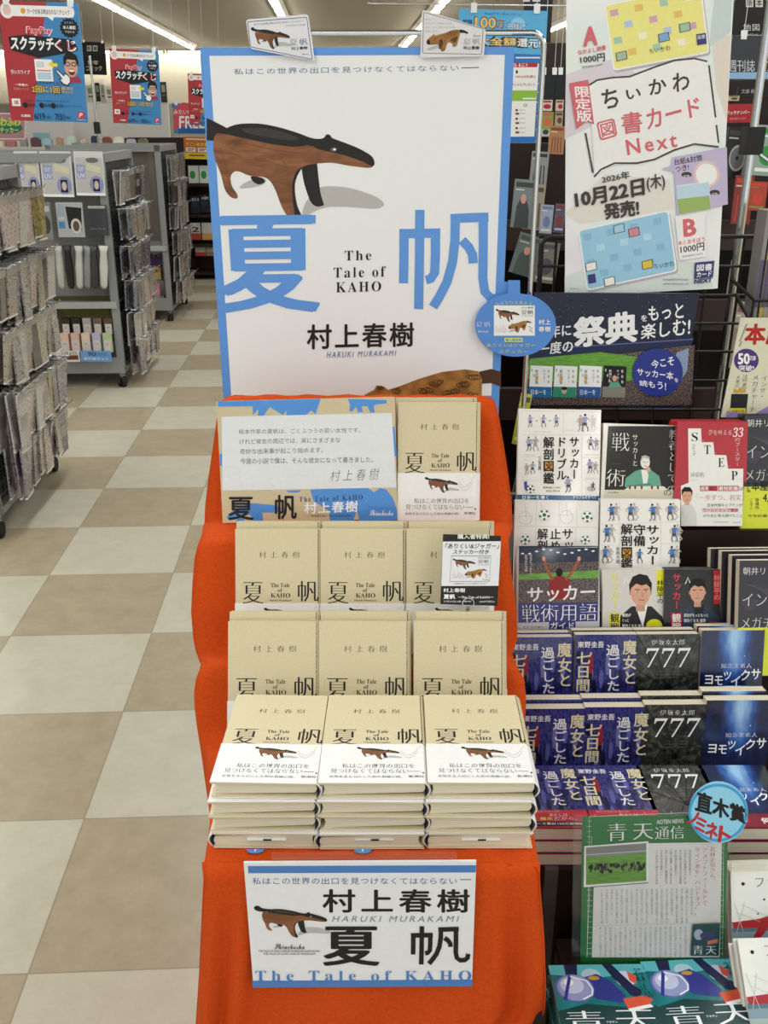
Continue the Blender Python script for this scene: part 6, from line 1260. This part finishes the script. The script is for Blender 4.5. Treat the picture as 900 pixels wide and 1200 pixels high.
# ---- magazine shelving behind
t = thing('magazine_shelving', 'dark brown magazine shelving behind the wire rack', 'shelving', TR(0, 2.62, 0))
b = MB(); b.box(.2, 2.2, .0, .03, 0, 1.52, WOOD); b.build('back_panel', t)
for k, (y0, y1, z) in enumerate(((-.55, -.36, .98), (-.36, -.18, 1.14), (-.18, 0, 1.3))):
    b = MB(); b.box(.2, 2.2, y0, y1, z - .02, z, BOARDM); b.build('shelf', t)
    b = MB(); b.box(.2, 2.2, y0 - .02, y0, z - .02, z + .05, mat('#3A2A24', .5)); b.build('shelf_lip', t)
for x in (.2, .62, 1.12, 1.62):
    b = MB(); b.prism([(-.55, .2), (0, .2), (0, 1.54), (-.05, 1.54), (-.55, 1.0)], x, x + .02, BOARDM, 'x'); b.build('divider', t)
def mag(c1, c2, kind=0):
    def d(b, S):
        b.map = S.fr; a = mat(c1, .3, coat=.4); e = mat(c2, .3, coat=.4); b.rect(.08, .06, .9, .16, a); b.rect(.08, .2, .5, .23, e)
        if kind == 0: b.poly([(.15, 1), (.2, .55), (.4, .35), (.62, .36), (.8, .6), (.86, 1)], a); b.ell(.5, .4, .14, .1, SKIN)
        elif kind == 1:
            for k in range(4): b.line([(.2 + k * .2, .95), (.25 + k * .17, .4)], .07, a)
        elif kind == 2: b.ell(.55, .6, .36, .26, mat('#A7A7A8', .2)); b.ell(.55, .6, .3, .21, mat('#6E6E72', .2)); b.ell(.55, .6, .06, .04, K_)
        elif kind == 3: b.ell(.5, .6, .3, .2, a); b.rect(.1, .85, .9, .92, e)
    return d
MG = 'magazines on the dark shelving'
for bl, br, tl, Y, c, dr, lb in (
    ((620, 217), (640, 218.5), (627, 177), 2.45, '#8E8E90', mag('#2A2A2C', '#E4E4E4', 1), 'grey magazine with pale prongs and violet edge on the upper shelf behind the panel'),
    ((598, 266), (622, 268), (600, 209), 2.2, '#7F8A8C', mag('#3C4448', '#D8D0C4', 0), 'pale grey magazine leaning directly behind the chrome post'),
    ((612, 268), (634, 270), (616, 215), 2.28, '#A39682', mag('#5C4A3A', '#E0DACE', 1), 'beige magazine leaning beside the pale grey one behind the chrome post'),
    ((632, 273), (646, 274), (629, 239), 2.12, '#A9B4CC', mag('#7C88B0', '#E8E4D4', 3), 'pale blue booklet with brown figures above the wire hoop'),
    ((648, 272), (660, 273), (649, 238), 2.2, '#5C5872', mag('#8A3A3A', '#C8C0D0', 3), 'violet booklet half behind the tall pastel poster'),
    ((642, 180), (660, 181), (643, 147), 2.5, '#A87448', mag('#7C3A20', '#E4C89C', 1), 'orange brown magazine at the top of the shelving beside the tall poster'),
    ((596, 318), (622, 326), (600, 268), 2.1, '#6E7C78', mag('#4C5A58', '#C8CCC4', 0), 'grey green magazine low behind the chrome post'),
    ((624, 330), (650, 333), (628, 282), 2.1, '#8A857A', mag('#5A5A62', '#D8D4C8', 3), 'grey magazine inside the wire hoop'),
    ((600, 520), (612.5, 522), (600.5, 459), 1.80, '#B9BE3C', mag('#4A4A20', '#E0E478', 3), 'yellow green magazine between the orange cloth and the dribbling manual'),
    ((598, 590), (609, 592), (599, 522), 1.78, '#4C5A5C', mag('#8A9490', '#2C3434', 3), 'grey green magazine under the yellow green one beside the orange cloth'),
    ((846, 208), (872, 210), (850, 148), 2.5, '#1E1E20', mag('#3A3A3C', '#B9B9B9', 2), 'black magazine with a silver disc behind the chrome pole'),
    ((869, 205), (880, 207), (882, 148), 2.45, '#6E7476', mag('#3C4246', '#A8B0B0', 1), 'slim grey magazine leaning beside the one with the silver disc'),
    ((880, 205), (912, 207), (890, 146), 2.42, '#8FA39A', mag('#2F8C3E', '#E4EAE4', 3), 'pale magazine with green print at the frame edge'),
    ((856, 262), (878, 263), (858, 205), 2.35, '#7C3028', mag('#C23A2A', '#E8C8B8', 1), 'red magazine on the middle shelf right of the chrome pole'),
    ((876, 246), (896, 247), (876, 212), 2.2, '#A8402A', mag('#C8402C', '#7C8C3A', 3), 'red and olive magazine in front of the middle shelf at the frame edge'),
    ((852, 345), (864, 346), (852, 304), 2.1, '#B9A49C', mag('#8C5A4A', '#E0D8D0', 0), 'pink flowered booklet behind the wire grid'),
    ((848, 430), (860, 432), (852, 350), 2.05, '#A89A8C', mag('#6A4A3A', '#D8D0C4', 1), 'beige booklet low behind the wire grid')):
    S = Sheet(bl, br, tl, Y, math.radians(10)); paperback(S, .006, dr, lb, 'magazine', MG, cover=c, name='magazine')
for i, (x, c, nm) in enumerate(((882, '#8C8A88', 'grey'), (889, '#C9B84A', 'yellow'), (894, '#A9A8A6', 'silver'), (899, '#D8C84A', 'yellow and white'))):
    b = MB(); p = at(x, 372, 1.86); h = at(x, 247, 1.86).z - p.z; b.box(0, .007, 0, .05, 0, h, mat(c, .4)); b.box(-.0008, .0, 0, .05, 0, h, mat('#7E7C78', .4)); b.box(.0005, .0065, -.001, 0, h * .1, h * .55, mat('#5C5470', .4))
    o = b.build('magazine', M=Matrix.Translation(p)); tag(o, f'{nm} thick magazine standing spine out in the wire basket, {ORD[i]} from the pole', 'magazine', 'magazines in the wire basket')
# red back-number sign and the black section boards
def backno(b, S): b.map = S.px; b.C(820, 0, 6); b.txtq('バックナンバー', ((188, 780), (352, 775), (350, 802), (188, 808)), W_, 'b'); b.txtq('お取り寄せできます', ((210, 828), (325, 824), (325, 840), (210, 845)), mat('#E8A8A0', .5))
card('shelf_sign', 'small red sign with white lettering on the shelving behind the chrome pole', 'sign', (846, 144), (883, 143.5), (847, 122), 2.5, mat('#A9252A', .5), .004, backno)
def secA(b, S):
    b.map = S.px; b.C(820, 0, 6); wt = mat('#D6D6D2', .5)
    for x in (325, 392): b.rect(x, -10, x + 52, 50, wt)
    b.txt('新', 330, -4, 372, 44, BLK, 'b'); b.txt('本', 397, -4, 439, 44, BLK, 'b'); b.txt('地図', 305, 168, 420, 216, wt, 'r', 1.1); b.txt('旅行ガイド', 320, 236, 470, 262, wt)
o, S = card('section_sign', 'black hanging board with white lettering at the upper frame edge', 'sign', (857, 41), (960, 40), (858, -34), 5.2, BLK, .02, secA); hung(o, S)
def secB(b, S):
    b.map = S.px; b.C(820, 0, 6); wt = mat('#CCD2D8', .5); b.txt('週刊誌・ワイド', 200, 420, 640, 505, wt, 'r'); b.rect(440, 320, 500, 392, wt); b.txt('雑', 446, 328, 492, 384, BLK, 'b')
    b.poly([(200, 510), (900, 500), (900, 555), (195, 555)], mat('#8FB4D8', .3))  # bluish reflection along the bottom of the glossy board, painted as a flat strip
o, S = card('section_sign', 'wide black board with painted blue reflection below and white lettering beside the chrome pole', 'sign', (852, 94), (980, 95), (856, 41.5), 4.6, mat('#14161C', .25, coat=.5), .02, secB); hung(o, S)
# shelving against the wall further back
def backcase(label, x0, x1, Y, zt): return bookcase(label, TR(x0, Y, 0), x1 - x0, .3, (.1, .45, .8, 1.15, 1.5), zt)
backcase('tall dark bookcase far behind the blue campaign poster', .5, 2.6, 6.0, 2.0)
backcase('tall dark bookcase far behind the black section boards', 3.0, 5.5, 7.4, 1.9)
FM = [(632, 130, 15, 13, '#D9D2C8', '#B43038', 'red and white'), (631, 151, 17, 20, '#8CA04A', '#D86A50', 'green'), (632, 160, 12, 13, '#BDBDB6', '#3A3A3A', 'white'), (650, 148, 9, 17, '#B4A08A', '#6A4A34', 'tan'), (651, 130, 9, 13, '#D0C8BC', '#B43038', 'cream'), (852, 118, 14, 6, '#C9B89C', '#4A3A30', 'beige')]
for x, y, wd, h, c, a, nm in FM: card('magazine', f'{nm} magazine facing out on the tall bookcase behind the blue campaign poster' if x < 700 else 'beige magazine on the bookcase under the black section boards', 'magazine', (x, y), (x + wd, y), (x, y - h), 5.985, mat(c, .5), .02, (lambda a: lambda b, S: (setattr(b, 'map', S.fr), b.ell(.6, .6, .3, .22, mat(a, .5)), b.rect(.1, .08, .9, .25, mat(a, .5))))(a), .05, group='magazines facing out far back', step=1e-4)
for x0, x1, lb in ((634, 649.5, 'black blank board over the far bookcase, beside the blue campaign poster'), (650, 700, 'black blank board over the far bookcase, beside the tall pastel poster')): hung(*card('topic_board', lb, 'board', (x0, 115), (x1, 115), (x0, 84), 5.7, mat('#15171C', .4), .02, None))
for x0, y0, x1, lb, tx in ((864, 108, 905, 'black label strip on the far shelf under the section boards', '文庫 新刊'), (868, 132, 905, 'black shelf label plate beside the small red sign', '小説')): card('label_strip', lb, 'label', (x0, y0 + 4), (x1, y0 + 4), (x0, y0 - 6), 3.2, BLK, .01, (lambda tx: lambda b, S: (setattr(b, 'map', S.fr), b.txt(tx, .1, .25, .6, .75, mat('#B9B9B6', .5))))(tx))
# blue campaign poster
def campaign(b, S):
    b.map = S.px; b.C(530, 0, 5); wt = mat('#F0F0EC', .4); br = mat('#4A2A20', .4); og = mat('#E88A34', .4); nv = mat('#1E4E8C', .4)
    b.poly([(38, 50), (560, 65), (545, 330), (35, 300)], mat('#5BB0E0', .4)); b.ell(385, 140, 42, 38, mat('#8CCCF0', .4)); b.txtq('Pontaサマーキャンペーン', ((192, 70), (405, 78), (405, 96), (192, 88)), nv, 'b')
    b.txtq('総額', ((60, 112), (118, 114), (118, 150), (58, 148)), nv, 'k'); b.txtq('100', ((128, 94), (262, 98), (262, 172), (126, 170)), br, 'k'); b.txtq('100', ((133, 99), (257, 103), (257, 167), (131, 165)), mat('#F0C060', .4), 'b'); b.txtq('万', ((262, 118), (306, 120), (306, 166), (262, 164)), br, 'k'); b.txtq('万', ((267, 122), (302, 124), (302, 162), (267, 160)), og, 'b'); b.txtq('名様に', ((318, 130), (436, 136), (434, 182), (316, 176)), nv, 'k'); b.txtq('名様に', ((322, 134), (432, 140), (430, 178), (320, 172)), wt, 'r')
    b.txtq('最大全額還元!', ((60, 205), (524, 220), (520, 288), (60, 270)), br, 'k'); b.txtq('最大全額', ((66, 212), (376, 222), (374, 268), (66, 262)), mat('#F0D070', .4), 'b'); b.txtq('還元!', ((382, 224), (520, 228), (516, 282), (380, 272)), wt, 'b')
    b.poly([(35, 300), (545, 322), (490, 858), (34, 858)], mat('#2C74C0', .4)); b.rect(372, 334, 515, 342, wt); b.poly([(60, 360), (508, 372), (480, 800), (60, 802)], wt)
    b.poly([(60, 362), (500, 368), (498, 394), (60, 394)], mat('#B8283A', .4)); b.txt('さらに!', 300, 370, 440, 390, wt, 'b'); b.rect(372, 412, 384, 430, INKM); b.txt('100,600名様に', 372, 440, 490, 458, mat('#A8344A', .4), 'b'); b.txt('スペシャルプレゼント', 330, 486, 486, 506, mat('#9A2A30', .4), 'b')
    b.poly([(60, 530), (496, 530), (492, 592), (60, 590)], mat('#8FBE3C', .4)); b.rect(412, 573, 488, 582, wt); b.loop([(428 + 10 * math.cos(a * PI / 6), 618 + 8 * math.sin(a * PI / 6)) for a in range(12)], 3, INKM)
    for i, y in enumerate((640, 660, 690, 715, 745, 770)): b.rect(370, y, 384 + (i * 7) % 14, y + 12, mat('#9A2A30' if i % 2 else '#3A3A4A', .4)); b.rect(392, y + 3, 428, y + 7, LG2)
    for y in (490, 540, 600, 680, 760, 830): b.ell(505 - (y - 490) * .05, y, 3, 4, wt, 6)
o, S = card('hanging_poster', 'light blue campaign poster hung behind the top corner of the blue-edged panel', 'poster', (540, 171), (628, 172), (538, 10), 4.3, mat('#2C74C0', .4), .001, campaign, 0, outline=[(536, 171), (628, 172), (642, 13), (538, 10)])
hung(o, S)
b = MB(); b.tube([(-.55, 0, S.H + .015), (.5, 0, S.H + .015)], .003, CHROME, 6); b.build('hanging_rail', o)
o, S = card('section_sign', 'dark frame of a hanging section board above the blue campaign poster', 'sign', (612, 50), (645, 50), (604, -20), 7.0, BLK, .02, lambda b, S: (setattr(b, 'map', S.px), b.rect(613, -6, 621, 2, mat('#C9C9C4', .5)), b.rect(624, -6, 633, 2, mat('#C9C9C4', .5)))); hung(o, S)
bpy.data.objects.remove(_to); bpy.data.curves.remove(_tc)
